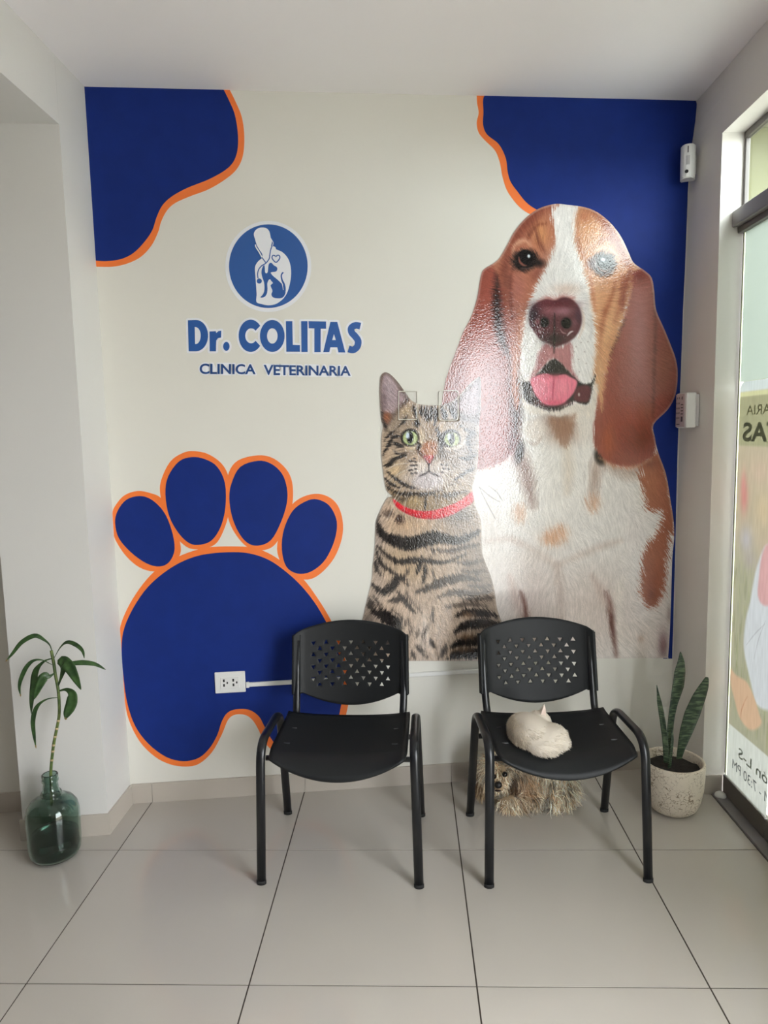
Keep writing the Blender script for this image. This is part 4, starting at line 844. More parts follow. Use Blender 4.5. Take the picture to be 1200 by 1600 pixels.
for cx, cy, rx, ry, col, a in ((290, 1180, 30, 60, (222, 142, 138), .8), (300, 1230, 20, 50, (226, 150, 146), .7), (180, 1280, 80, 50, (220, 190, 172), .7), (150, 1150, 60, 60, (222, 196, 164), .7), (265, 1030, 50, 50, (200, 192, 202), .8), (230, 960, 50, 40, (190, 176, 176), .7), (90, 880, 60, 120, (226, 160, 160), .9)):
    p.blob(cx, cy, rx, ry, col, a)
r_ = np.random.default_rng(2)
for k in range(150):
    y = r_.uniform(r0, r1); z = r_.uniform(300, 900); h_ = r_.uniform(30, 90); c_ = [(150, 150, 108), (196, 190, 146), (128, 124, 92), (178, 182, 128)][k % 4]
    p.stroke([(y, z), (y+r_.uniform(-10, 10), z+h_)], 5, c_, 3, .35)
p.poly(fp((1186, 875), (1178, 905), (1172, 940), (1165, 970), (1162, 1000), (1163, 1020), (1168, 1045), (1175, 1075), (1182, 1100), (1200, 1110), (1230, 1100), (1230, 870), (1200, 850)), (222, 220, 228), 7, 1, sm=3)
p.poly(fp((1186, 900), (1184, 930), (1192, 945), (1205, 940), (1215, 880), (1200, 850), (1190, 870)), (228, 170, 172), 6, .9, sm=3)
p.stroke(fp((1166, 1008), (1180, 990), (1195, 975)), 3, (176, 170, 176), 2, .7); p.stroke(fp((1178, 1030), (1185, 1000), (1196, 970)), 3, (176, 170, 176), 2, .7)
p.poly(fp((1141, 1045), (1150, 1055), (1165, 1064), (1172, 1075), (1180, 1095), (1186, 1115), (1190, 1130), (1180, 1140), (1168, 1138), (1155, 1120), (1148, 1095), (1142, 1070)), (228, 188, 160), 6, 1, sm=3)
p.stroke(fp((1162, 1100), (1158, 1112), (1157, 1125)), 5, (196, 140, 112), 3, .8); p.stroke(fp((1168, 1088), (1164, 1095), (1160, 1105)), 4, (200, 146, 118), 3, .7)
p.poly([(r0, 308), (r1, 300), (r1, 60), (r0, 60)], (232, 230, 226), 3, 1, sm=1)
bandz(1368, 1545, (178, 172, 140), 4); bandz(1545, 1562, (222, 216, 172), 3); bandz(1562, 1610, (222, 226, 228), 3)
p.c *= (1+blurnoise(Hh, Ww, 40, 5)*.06)[..., None]
keep = ~((YY > ys[-1]-.03) & (ZZ > 1.575) & ((YY-(ys[-1]-.03))**2+(ZZ-1.565)**2 > .03**2))
film = obj('window_poster', print_mesh('window_poster', P3, keep, p.c), film_mat('printed_window_film', attr='print'))
tag(film, 'printed translucent poster film on the glass, mirrored lettering seen from inside', 'poster')
M_PRINT_G = film_mat('print_ink_grey', (138, 142, 132), T=.7); M_PRINT_L = film_mat('print_ink_light_grey', (128, 131, 134), T=.6); M_PRINT_D = film_mat('print_ink_dark_olive', (140, 138, 116), T=.7)
def film_text(txt, y_end, width, z0, z1, m, offset=0.0):
    t = text_on('print_text', txt, lambda u, v: (GX-.0022, y_end-width*(1-u), z0+(z1-z0)*v), m, offset, offset, film)
    # trim whatever would run past this pane onto the next one
    bm = bmesh.new(); bm.from_mesh(t.data)
    bmesh.ops.bisect_plane(bm, geom=bm.verts[:]+bm.edges[:]+bm.faces[:], plane_co=(0, SEAM+.004, 0), plane_no=(0, -1, 0), clear_outer=True)
    isl = []; seen = set()
    for f in bm.faces:
        if f in seen: continue
        st_, grp = [f], []
        while st_:
            g = st_.pop()
            if g in seen: continue
            seen.add(g); grp.append(g); st_ += [h for e in g.edges for h in e.link_faces if h not in seen]
        isl.append([[tuple(v.co) for v in g.verts] for g in grp])
    bm.free(); bpy.data.objects.remove(t)
    for grp in isl:
        b2_ = bmesh.new()
        for f in grp: b2_.faces.new([b2_.verts.new(c_) for c_ in f])
        bmesh.ops.remove_doubles(b2_, verts=b2_.verts, dist=1e-7)
        obj('print_letter', b2_, m, film)
film_text('COLITAS', .318, .60, 1.383, 1.452, M_PRINT_G, .03)
film_text('VETERINARIA', .296, .46, 1.478, 1.512, M_PRINT_D)
film_text('Atención L-S', .262, .44, .205, .245, M_PRINT_G, .01)
film_text('AM - 7:30 PM', .306, .32, .140, .178, M_PRINT_L)
def sheet(y0, y1, z0, z1):
    bm = bmesh.new(); bm.faces.new([bm.verts.new((GX-.0008, y_, z_)) for y_, z_ in ((y0, z0), (y1, z0), (y1, z1), (y0, z1))]); return bm
fr = obj('frosted_film', sheet(SEAM+.004, JY-.0225, 1.599, 2.128), film_mat('frosted_film_green_white', (233, 243, 233), trans=.9, T=.17))
tag(fr, 'plain frosted pale green film on the glass above the printed poster', 'film')
fb = obj('window_poster', sheet(DY1+.002, SEAM-.004, .087, 2.127), film_mat('printed_film_plain', (176, 170, 146)))
tag(fb, 'tall plain printed film covering the wide pane beside the doorway', 'poster')

# ------------------------------------------------------------------ socket, duct, keypad, motion sensor
def wall_frame(root):
    root.rotation_euler = (0, 0, WA); return root
def wall_local(s0, s1, d0, d1, z0, z1, bevel=0.0): return box_bm(s0, s1, -d1, -d0, z0, z1, bevel)   # local x along wall, -y outwards
def at_wall(px): return tuple(wall_pt(photo_to_wall(px))[0])
soc = tag(wall_frame(empty('power_socket', at_wall((360, 1065)))), 'white double power socket plate on the painted paw print', 'socket')
sz = photo_to_wall([(335.5, 1050), (384.5, 1080)]); wd, ht = (sz[1, 0]-sz[0, 0])/2, (sz[0, 1]-sz[1, 1])/2
obj('cover_plate', wall_local(-wd, wd, .0018, .010, -ht, ht, .003), M_WPL, soc)
obj('socket_insert', wall_local(-wd*.62, wd*.62, .010, .0125, -ht*.56, ht*.56, .0012), M_WPL, soc)
for cx in (-.30, .32):
    for (dx, dz, w_, h_) in ((-.10, .22, .0035, .0055), (-.10, -.22, .0035, .0055), (.12, 0, .0028, .0042)):
        x_, z_ = (cx+dx)*wd, dz*ht
        obj('socket_hole', wall_local(x_-w_, x_+w_, .0122, .0131, z_-h_, z_+h_, .0006), M_DARK, soc)
# cable duct behind the chairs
a_, b_ = photo_to_wall((385, 1069))[0], photo_to_wall((742, 1046))[0]
b2 = photo_to_wall((790, 1045))[0]
duct = tag(wall_frame(empty('cable_duct', tuple(wall_pt(a_)[0]))), 'thin white plastic cable duct running from the socket behind the chairs', 'cable duct')
bm = bmesh.new()
L_ = b2[0]-a_[0]; dz_ = b2[1]-a_[1]
sec = [(0, -.008), (0, .008), (-.009, .008), (-.0105, .0065), (-.0105, -.0065), (-.009, -.008)]
r1_ = [bm.verts.new((0.004, y_-.0018, z_)) for y_, z_ in sec]; r2_ = [bm.verts.new((L_, y_-.0018, dz_+z_)) for y_, z_ in sec]
bm.faces.new(r1_[::-1]); bm.faces.new(r2_)
for i in range(6): bm.faces.new((r1_[i], r1_[(i+1) % 6], r2_[(i+1) % 6], r2_[i]))
bmesh.ops.recalc_face_normals(bm, faces=bm.faces)
obj('duct_channel', bm, M_WPL, duct)
obj('end_clip', wall_local(.0, .012, .0018, .014, -.011, .011, .0015), M_WPL, duct)

kp = tag(empty('alarm_keypad', (XR-.016, .515, 1.437)), 'white alarm keypad with small grey buttons on the right wall', 'keypad')
obj('back_plate', box_bm(-.016, -.0005, -.052, .05, .006, .128, .002), M_WPL2, kp)
kb = obj('housing', box_bm(-.052, -.014, -.058, .046, 0, .135, .006, 3), M_WPL, kp)
obj('face_panel', box_bm(-.0535, -.0515, -.040, .044, .004, .131, .0008), mat('keypad_face', (196, 182, 184), .4), kp)
for r in range(4):
    for c_ in range(3):
        obj('button', box_bm(-.0548, -.0534, .006+c_*.0125, .012+c_*.0125, .035+r*.019, .042+r*.019, .0006), mat('button_grey', (132, 120, 124), .5), kp)
for c_ in range(2): obj('button', box_bm(-.0548, -.0534, .006+c_*.02, .013+c_*.02, .112, .120, .0006), MATS['button_grey'], kp)
obj('status_light', box_bm(-.0546, -.0534, -.026, -.010, .024, .044, .0005), mat('status_dark', (70, 60, 62), .4), kp)
for k in range(4): obj('legend_line', box_bm(-.0544, -.0534, -.028, -.008, .052+k*.012, .056+k*.012), MATS['status_dark'], kp)
obj('small_print', box_bm(-.0544, -.0534, .004, .034, .012, .016), MATS['status_dark'], kp)
obj('power_mark', lathe_bm([(.004, -.0005), (.006, -.0005), (.006, .0005), (.004, .0005), (.004, -.0005)], 20), MATS['status_dark'], kp).matrix_local = Matrix.Translation((-.0537, -.018, .115)) @ Matrix.Rotation(math.pi/2, 4, 'Y')

sx, sy = XR-.030, wall_y(XR)-.075
ms = tag(empty('motion_sensor', (sx-.028, sy, 2.372)), 'white motion sensor mounted high in the blue painted corner', 'sensor')
ms.rotation_euler = (0, 0, math.radians(-22))
prof = []
def half_round(r, hh, n=10, depth=.55):
    return [(r*math.cos(t), -depth*r*2*math.sin(t)) for t in np.linspace(0, math.pi, n)]
hb = prism_bm([(-.031, .028)]+[(-.031, .0)]+[(x_, y_) for x_, y_ in half_round(.031, 0)][::-1][1:-1]+[(.031, .0), (.031, .028)], 0, .142)
ms.scale = (.86, .86, .86)
bmesh.ops.bevel(hb, geom=[e for e in hb.edges if abs(e.verts[0].co.z-e.verts[1].co.z) < 1e-6], offset=.004, segments=2, affect='EDGES')
obj('housing', hb, M_WPL, ms)
obj('lens', prism_bm([(-.020, -.018)]+[(x_*.66, y_*1.04-.0005) for x_, y_ in half_round(.031, 0)][::-1][1:-1]+[(.020, -.018)], .054, .092), M_WPL2, ms)
bm = lathe_bm([(0, 0), (.0075, 0), (.0075, .003), (0, .003)], 18); bmesh.ops.rotate(bm, verts=bm.verts, matrix=Matrix.Rotation(math.pi/2, 3, 'X'))
obj('camera_eye', bm, M_DARK, ms, loc=(-.004, -.0325, .026))
obj('small_print', box_bm(-.002, .002, -.0352, -.0335, .104, .131), MATS['status_dark'], ms)
obj('bracket', box_bm(-.012, .034, .028, .052, .03, .11, .003), M_WPL, ms)

# ------------------------------------------------------------------ chairs
def make_chair():
    root = empty('waiting_chair')
    for sgn in (-1, 1):
        xf, xt = .255*sgn, .246*sgn
        path = fillet([(xf, -.205, .008), (xt, -.180, .462), (xt, .105, .455), (xf, .212, .008)], [.075, .065], 9)
        obj('side_frame', tube_bm(path, .0150, .0105, 14, side=(1, 0, 0)), M_BLACKM, root, True)
        for (fx, fy_) in ((xf, -.205), (xf, .212)):
            obj('foot_cap', tube_bm([(fx, fy_, 0), (fx, fy_, .012)], .0162, .0117, 14, side=(1, 0, 0)), mat('rubber_black', (20, 20, 21), .8), root, True)
    for y_ in (-.115, .055):
        obj('crossbar', tube_bm([(-.246, y_, .383), (.246, y_, .383)], .009, seg=10), M_BLACKM, root, True)
    for sgn in (-1, 1):
        path = fillet([(.196*sgn, -.02, .398), (.196*sgn, .150, .398), (.200*sgn, .196, .50), (.200*sgn, .238, .675)], [.05, .05], 8)
        obj('back_post', tube_bm(path, .0135, .009, 12, side=(1, 0, 0)), M_BLACKM, root, True)
    # seat shell
    nu, nv = 28, 26; bm = bmesh.new(); g = []
    for j in range(nv+1):
        v = j/nv; row = []
        for i in range(nu+1):
            u = -1+2*i/nu
            c_ = 1-u*u
            hw = .222-.012*max(0, (v-.8)/.2)**2
            y_ = .142-.345*v-.026*c_*v**3+.010*c_*(1-v)**4
            z_ = .425-.012*c_+.006*u**4-.010*c_*math.sin(math.pi*min(1, v*1.1))+.004*(1-v)
            k = max(0, (v-.74)/.26); z_ -= (.044*c_+.006)*k*k
            if v < .08: z_ += .004*(1-v/.08)
            row.append(bm.verts.new((u*hw, y_, z_)))
        g.append(row)
    for j in range(nv):
        for i in range(nu): bm.faces.new((g[j][i], g[j+1][i], g[j+1][i+1], g[j][i+1]))
    bmesh.ops.recalc_face_normals(bm, faces=bm.faces)
    if sum(f.normal.z for f in bm.faces) < 0: bmesh.ops.reverse_faces(bm, faces=bm.faces)
    seat = obj('seat', bm, M_BLACKP, root, True)
    md = seat.modifiers.new('thickness', 'SOLIDIFY'); md.thickness = .009; md.offset = -1
    for sgn in (-1, 1):
        for y_ in (-.09, .03):
            obj('seat_slot', box_bm(.182*sgn-.012, .182*sgn+.012, y_-.003, y_+.003, .4215, .4245, .001), mat('slot_grey', (62, 64, 66), .4), root)
    # backrest with triangular vents
    zt, zb = .672, .500           # vented field
    NC, NR = 13, 8
    ux = [-.215, -.207, -.200, -.190, -.178, -.165, -.1524]+[-.1524+.3048*k/NC for k in range(1, NC)]+[.1524, .165, .178, .190, .200, .207, .215]
    nb, ntp = 6, 6
    bm = bmesh.new()
    def top(x): u = x/.215; return .742-.040*u*u-.008*max(0, abs(u)-.9)/.1
    def bot(x):
        u = abs(x)/.215
        return .486 if u > .84 else .486-.052*(1-(u/.84)**2)
    def pos(x, kind, t):
        z_ = {'b': bot(x)+(zb-bot(x))*t, 'm': zb+(zt-zb)*t, 't': zt+(top(x)-zt)*t}[kind]
        u = x/.215
        y_ = .192+(z_-.486)*.22+.034*(1-u*u)-.012*max(0, (abs(u)-.85)/.15)
        return (x, y_, z_)
    rows = [('b', k/nb) for k in range(nb)]+[('m', k/NR) for k in range(NR)]+[('t', k/ntp) for k in range(ntp+1)]
    V = [[bm.verts.new(pos(x, *r)) for x in ux] for r in rows]
    for j in range(len(rows)-1):
        for i in range(len(ux)-1):
            q = [V[j][i], V[j][i+1], V[j+1][i+1], V[j+1][i]]
            ci, ri = i-6, j-nb
            if 0 <= ci < NC and 0 <= ri < NR and (ci+ri) % 2 == (NR-1) % 2:
                cx, ct = (ux[i]+ux[i+1])/2, (ri+.5)/NR
                a0 = [90, -90, 30, -30, 150][(ci*3+ri*2) % 5]; R_ = .0098
                tv = []
                for k in range(3):
                    a = math.radians(a0+120*k); tv.append(bm.verts.new(pos(cx+R_*math.cos(a), 'm', ct+R_*math.sin(a)/(zt-zb))))
                # stitch the square cell to the triangle
                ang_c = [math.degrees(math.atan2(v.co.z-pos(cx, 'm', ct)[2], v.co.x-cx)) % 360 for v in q]
                oq = [v for _, v in sorted(zip(ang_c, q), key=lambda e: e[0])]; aq = sorted(ang_c)
                at_ = [math.degrees(math.atan2(v.co.z-pos(cx, 'm', ct)[2], v.co.x-cx)) % 360 for v in tv]
                ot = [v for _, v in sorted(zip(at_, tv), key=lambda e: e[0])]; at_ = sorted(at_)
                near = [min(range(3), key=lambda m_: abs((at_[m_]-a+180) % 360-180)) for a in aq]
                for m_ in range(4):
                    n_ = (m_+1) % 4
                    if near[m_] == near[n_]: bm.faces.new((oq[m_], oq[n_], ot[near[m_]]))
                    else:
                        bm.faces.new((oq[m_], oq[n_], ot[near[n_]], ot[near[m_]]))
                # a triangle corner nobody chose
                for m_ in range(3):
                    if m_ not in near:
                        for e_ in range(4):
                            if near[e_] != near[(e_+1) % 4]: pass
            else: bm.faces.new(q)
    bmesh.ops.recalc_face_normals(bm, faces=bm.faces)
    back = obj('backrest', bm, M_BLACKP, root, True)
    md = back.modifiers.new('thickness', 'SOLIDIFY'); md.thickness = .007; md.offset = 0
    for sgn in (-1, 1):
        P = [(.200*sgn, .199+(z_-.486)*.22+.004, z_) for z_ in np.linspace(.482, .694, 8)]
        obj('post_sleeve', tube_bm(P, .0185, .0125, 16, side=(1, 0, 0)), M_BLACKP, root, True)
    return root
ch1 = make_chair()
ch1.location = (.808, .014, 0); ch1.rotation_euler = (0, 0, math.radians(-2.0))
tag(ch1, 'empty black plastic waiting chair with perforated back in front of the paw print', 'chair', 'black waiting chairs along the wall')
ch2 = copy_tree(ch1)
ch2.location = (1.522, .022, 0); ch2.rotation_euler = (0, 0, math.radians(3.2))
tag(ch2, 'black plastic waiting chair with a white cat curled on its seat', 'chair', 'black waiting chairs along the wall')

# ------------------------------------------------------------------ plants
def pw(px, py, y):      # survey: photo pixel at a given depth y in the room
    d = np.array([(px-600)/F_PX, (py-800)/F_PX, 1.0]) @ AX
    return CAM+d*((y-CAM[1])/d[1])
BX, BY = -0.207, -0.035
bot = tag(empty('glass_bottle', (BX, BY, 0)), 'large dark green glass bottle with water on the floor by the white pier', 'bottle')
def bottle_mat():
    m = bpy.data.materials.new('green_bottle_glass'); m.use_nodes = True; b = m.node_tree.nodes['Principled BSDF']
    b.inputs['Base Color'].default_value = (0.42, 0.56, 0.50, 1); b.inputs['Roughness'].default_value = 0.04
    b.inputs['Transmission Weight'].default_value = 1.0; b.inputs['IOR'].default_value = 1.5
    return m
outer = [(0.0, .006), (.040, .004), (.060, .004), (.076, .012), (.0835, .028), (.086, .06), (.087, .14), (.0865, .165), (.081, .188), (.068, .206), (.048, .217), (.032, .222), (.033, .226), (.034, .234), (.031, .240), (.0255, .243), (.0245, .262), (.024, .272), (.027, .276), (.027, .284), (.0245, .287), (.0265, .291), (.0265, .299), (.024, .302)]
inner = [(max(0, r-.0045), max(z, .0105)) for r, z in outer[1:]][::-1]
inner[0] = (.0205, .302)
obj('bottle_glass', lathe_bm(outer+inner+[(0, .0105)], 48), bottle_mat(), bot, True)
wm = bpy.data.materials.new('murky_water'); wm.use_nodes = True; wb = wm.node_tree.nodes['Principled BSDF']
wb.inputs['Base Color'].default_value = (.13, .17, .15, 1); wb.inputs['Roughness'].default_value = .03; wb.inputs['Transmission Weight'].default_value = .9; wb.inputs['IOR'].default_value = 1.33
obj('water', lathe_bm([(0, .0115), (.054, .0115), (.0705, .02), (.078, .034), (.0808, .06), (.0812, .085), (0, .085)], 40), wm, bot, True)
pl = tag(empty('dracaena_cutting', (BX, BY, .02)), 'dracaena stem with drooping green leaves standing in the green bottle', 'plant')
def PL(o): o.parent = pl; o.matrix_parent_inverse = Matrix.Translation((-BX, -BY, -.02)); return o
cp = lambda x, y: (x/3.81, 960+y/3.81)
st = [(1140, 308), (1000, 304), (930, 303), (850, 310), (760, 322), (680, 338), (600, 352), (520, 352), (440, 345), (360, 330), (290, 320), (215, 305)]
stem_p = catmull([pw(*cp(x, y), BY) for y, x in st], 5)
def leaf_mat(name, c1_, c2_, tip):
    m = bpy.data.materials.new(name); m.use_nodes = True; nt = m.node_tree; b = nt.nodes['Principled BSDF']
    tc = nt.nodes.new('ShaderNodeTexCoord'); n = nt.nodes.new('ShaderNodeTexNoise'); n.inputs['Scale'].default_value = 45
    nt.links.new(tc.outputs['Object'], n.inputs['Vector'])
    r = nt.nodes.new('ShaderNodeValToRGB'); r.color_ramp.elements[0].color = rgb(c1_); r.color_ramp.elements[1].color = rgb(c2_)
    r.color_ramp.elements[0].position = .35; r.color_ramp.elements[1].position = .65
    nt.links.new(n.outputs['Fac'], r.inputs['Fac']); nt.links.new(r.outputs['Color'], b.inputs['Base Color'])
    b.inputs['Roughness'].default_value = .4
    return m
M_LEAF = leaf_mat('dracaena_leaf', (38, 64, 34), (62, 92, 48), None); M_DRY = leaf_mat('dry_leaf_tip', (150, 128, 84), (176, 150, 100), None)
M_STEM = leaf_mat('dracaena_stem', (62, 84, 40), (104, 118, 62), None); M_RING = leaf_mat('pale_stem_ring', (176, 156, 118), (190, 170, 132), None)
PL(obj('stem', tube_bm(stem_p, .0050, seg=10), M_STEM, None, True))
for k in (14, 17, 19, 22, 25, 28):
    q = stem_p[k]; t = stem_p[k+1]-stem_p[k]; t /= np.linalg.norm(t)
    PL(obj('stem_ring', tube_bm([q-t*.003, q+t*.004], .0056, seg=10), M_RING, None, True))
def leaf_bm(C3, w, up=(0, -1, .4), fold=.25, n=5):
    """leaf blade along a 3D centre line with a width profile"""
    C3 = catmull(C3, n); m_ = len(C3); w = np.interp(np.linspace(0, 1, m_), np.linspace(0, 1, len(w)), w)
    bm = bmesh.new(); R = []
    for i in range(m_):
        t = C3[min(i+1, m_-1)]-C3[max(i-1, 0)]; t /= np.linalg.norm(t)+1e-9
        f = np.asarray(up, float); f = f/np.linalg.norm(f); sd = np.cross(t, f); sd /= np.linalg.norm(sd)+1e-9; nrm = np.cross(sd, t)
        R.append([bm.verts.new(C3[i]+sd*w[i]*k/2-nrm*fold*w[i]*(1-abs(k))*.5) for k in (-1, -.5, 0, .5, 1)])
    for i in range(m_-1):
        for j in range(4): bm.faces.new((R[i][j], R[i][j+1], R[i+1][j+1], R[i+1][j]))
    return bm
def leaf_obj(name, pts, wd, y0, y1, m, wrap, up=(0, -1, .4), th=.0008, fold=.25):
    ysx = np.linspace(y0, y1, len(pts))
    o = wrap(obj(name, leaf_bm([pw(*q, y_) for q, y_ in zip(pts, ysx)], wd, up, fold), m, None, True))
    md = o.modifiers.new('thickness', 'SOLIDIFY'); md.thickness = th; md.offset = 0
    return o
LV = [([(315, 265), (300, 190), (260, 150), (205, 127), (130, 165), (75, 232), (38, 275)], 24, -.03, -.075, True), ([(322, 260), (360, 195), (400, 165), (450, 180), (490, 215), (502, 262)], 22, -.04, -.09, False),
      ([(340, 295), (380, 284), (430, 290), (500, 287), (570, 298), (630, 330)], 26, -.035, .0, False), ([(340, 440), (362, 380), (378, 320), (372, 282), (410, 310), (447, 375), (482, 448)], 62, -.035, -.10, False),
      ([(310, 300), (250, 272), (200, 275), (160, 310), (128, 375), (115, 430), (122, 482)], 24, -.04, -.08, True), ([(312, 262), (270, 275), (230, 310), (208, 355), (198, 430), (188, 510), (186, 592)], 38, -.03, -.02, False),
      ([(325, 350), (295, 368), (262, 372), (232, 425), (203, 505)], 52, -.04, -.10, False), ([(352, 455), (395, 448), (428, 475), (425, 530), (402, 585), (390, 622)], 60, -.035, -.075, True),
      ([(345, 495), (285, 503), (235, 532), (208, 575), (196, 640), (203, 720), (213, 788)], 26, -.035, -.075, True)]
for pts, w_, y0, y1, dry in LV:
    q = [cp(*a) for a in pts]; wm_ = w_/3.81/1087.5*2.75
    leaf_obj('leaf', q, [wm_*k for k in (.12, .2, .45, .85, 1, .9, .6, .06)], y0, y1, M_LEAF, PL, up=(0, -1, .3))
    if dry:
        a, b = np.array(q[-2]), np.array(q[-1])
        leaf_obj('dry_tip', [tuple(b-(b-a)*.12), tuple(b), tuple(b+(b-a)*.15)], [wm_*.3, wm_*.25, wm_*.04], y1, y1, M_DRY, PL, up=(0, -1, .3))

PXc, PYc = 2.024, 0.262
pot = tag(empty('potted_snake_plant', (PXc, PYc, 0)), 'cream crackled pot holding a snake plant in the corner by the window', 'potted plant')
def crackle():
    m = bpy.data.materials.new('cream_crackle_glaze'); m.use_nodes = True; nt = m.node_tree; b = nt.nodes['Principled BSDF']
    tc = nt.nodes.new('ShaderNodeTexCoord'); nz = nt.nodes.new('ShaderNodeTexNoise'); nz.inputs['Scale'].default_value = 30
    mx = nt.nodes.new('ShaderNodeMixRGB'); mx.inputs[0].default_value = .06
    nt.links.new(tc.outputs['Object'], nz.inputs['Vector']); nt.links.new(tc.outputs['Object'], mx.inputs[1]); nt.links.new(nz.outputs['Color'], mx.inputs[2])
    vo = nt.nodes.new('ShaderNodeTexVoronoi'); vo.feature = 'DISTANCE_TO_EDGE'; vo.inputs['Scale'].default_value = 52
    nt.links.new(mx.outputs[0], vo.inputs['Vector'])
    n2 = nt.nodes.new('ShaderNodeTexNoise'); n2.inputs['Scale'].default_value = 16; nt.links.new(tc.outputs['Object'], n2.inputs['Vector'])
    th = nt.nodes.new('ShaderNodeMapRange'); th.inputs['From Min'].default_value = .36; th.inputs['From Max'].default_value = .68; th.inputs['To Min'].default_value = .0; th.inputs['To Max'].default_value = .06
    nt.links.new(n2.outputs['Fac'], th.inputs['Value'])
    lt = nt.nodes.new('ShaderNodeMath'); lt.operation = 'LESS_THAN'; nt.links.new(vo.outputs['Distance'], lt.inputs[0]); nt.links.new(th.outputs['Result'], lt.inputs[1])
    cm = nt.nodes.new('ShaderNodeMixRGB'); cm.inputs[1].default_value = rgb((214, 203, 186)); cm.inputs[2].default_value = rgb((140, 124, 104))
    nt.links.new(lt.outputs[0], cm.inputs[0]); nt.links.new(cm.outputs[0], b.inputs['Base Color'])
    bp = nt.nodes.new('ShaderNodeBump'); bp.inputs['Strength'].default_value = .4; bp.inputs['Distance'].default_value = .002; bp.invert = True
    nt.links.new(lt.outputs[0], bp.inputs['Height']); nt.links.new(bp.outputs['Normal'], b.inputs['Normal']); b.inputs['Roughness'].default_value = .5
    return m
obj('pot', lathe_bm([(0, .002), (.060, .002), (.074, .006), (.088, .020), (.100, .050), (.108, .095), (.1115, .14), (.112, .180), (.112, .192), (.1095, .197), (.104, .197), (.1015, .192), (.100, .15), (.090, .10), (0, .10)], 56), crackle(), pot, True)
sm_ = lathe_bm([(0, .168), (.04, .170), (.08, .166), (.0998, .163), (.098, .12), (0, .12)], 30)
for v in sm_.verts:
    if v.co.z > .15: v.co.z += .004*math.sin(v.co.x*180)*math.cos(v.co.y*150)
obj('soil', sm_, mat('dark_soil', (36, 32, 29), .95, noise=.3, nscale=80, bump=.8, bscale=140), pot, True)
def PP(o): o.parent = pot; o.matrix_parent_inverse = Matrix.Translation((-PXc, -PYc, 0)); return o
def snake_mat():
    m = bpy.data.materials.new('snake_plant_leaf'); m.use_nodes = True; nt = m.node_tree; b = nt.nodes['Principled BSDF']
    tc = nt.nodes.new('ShaderNodeTexCoord'); mp = nt.nodes.new('ShaderNodeMapping'); mp.inputs['Scale'].default_value = (30, 30, 150)
    nt.links.new(tc.outputs['Object'], mp.inputs['Vector']); n = nt.nodes.new('ShaderNodeTexNoise'); n.inputs['Scale'].default_value = 1.0; n.inputs['Detail'].default_value = 3
    nt.links.new(mp.outputs[0], n.inputs['Vector'])
    r = nt.nodes.new('ShaderNodeValToRGB'); r.color_ramp.elements[0].position = .46; r.color_ramp.elements[0].color = rgb((38, 56, 42)); r.color_ramp.elements[1].position = .66; r.color_ramp.elements[1].color = rgb((98, 116, 88))
    nt.links.new(n.outputs['Fac'], r.inputs['Fac']); nt.links.new(r.outputs['Color'], b.inputs['Base Color']); b.inputs['Roughness'].default_value = .4
    return m
M_SNAKE = snake_mat()
c8 = lambda q: [(980+x/5, 1000+y/5) for x, y in q]
k8 = 1/5/1087.5*2.62
leaf_obj('leaf', c8([(322, 960), (328, 800), (345, 620), (365, 500), (398, 360), (412, 250), (420, 170), (416, 92)]), [k8*w for w in (44, 50, 52, 62, 98, 92, 58, 3)], .250, .265, M_SNAKE, PP, up=(.25, -1, .1), th=.003, fold=.18)
leaf_obj('leaf', c8([(305, 960), (297, 800), (283, 680), (268, 580), (252, 490), (242, 430), (230, 352)]), [k8*w for w in (36, 40, 42, 40, 34, 20, 2)], .235, .225, M_SNAKE, PP, up=(-.5, -1, .1), th=.003, fold=.2)
leaf_obj('leaf', c8([(405, 930), (425, 840), (465, 705), (508, 580), (560, 450), (600, 360), (624, 292)]), [k8*w for w in (38, 62, 104, 122, 104, 70, 20)], .245, .20, M_SNAKE, PP, up=(.1, -1, .1), th=.003, fold=.12)
leaf_obj('leaf_base', c8([(330, 1000), (340, 900), (352, 780), (350, 700)]), [k8*w for w in (30, 34, 30, 4)], .232, .235, M_SNAKE, PP, up=(.6, -1, .1), th=.003, fold=.2)

# ------------------------------------------------------------------ animals
def blob_mesh(name, ells, voxel=.006, smooth_it=6, floor_z=None, cones=()):
    bm = bmesh.new()
    for c_, r, rz in ells:
        M = Matrix.Translation(Vector(c_)) @ Matrix.Rotation(rz, 4, 'Z') @ Matrix.Diagonal((*r, 1))
        bmesh.ops.create_icosphere(bm, subdivisions=3, radius=1.0, matrix=M)
    for base, tip, r in cones:
        base, tip = Vector(base), Vector(tip); d = tip-base
        M = Matrix.Translation((base+tip)/2) @ d.to_track_quat('Z', 'Y').to_matrix().to_4x4()
        bmesh.ops.create_cone(bm, cap_ends=True, segments=14, radius1=r, radius2=r*.12, depth=d.length, matrix=M)
    me = bpy.data.meshes.new(name); bm.to_mesh(me); bm.free()
    o = bpy.data.objects.new('tmp', me); COL.objects.link(o)
    r = o.modifiers.new('r', 'REMESH'); r.mode = 'VOXEL'; r.voxel_size = voxel
    s_ = o.modifiers.new('s', 'SMOOTH'); s_.iterations = smooth_it; s_.factor = .5
    out = bpy.data.meshes.new_from_object(o.evaluated_get(bpy.context.evaluated_depsgraph_get()))
    bpy.data.objects.remove(o); bpy.data.meshes.remove(me); out.name = name
    if floor_z is not None:
        for v in out.vertices:
            f = floor_z(v.co) if callable(floor_z) else floor_z
            if v.co.z < f: v.co.z = f
    return out
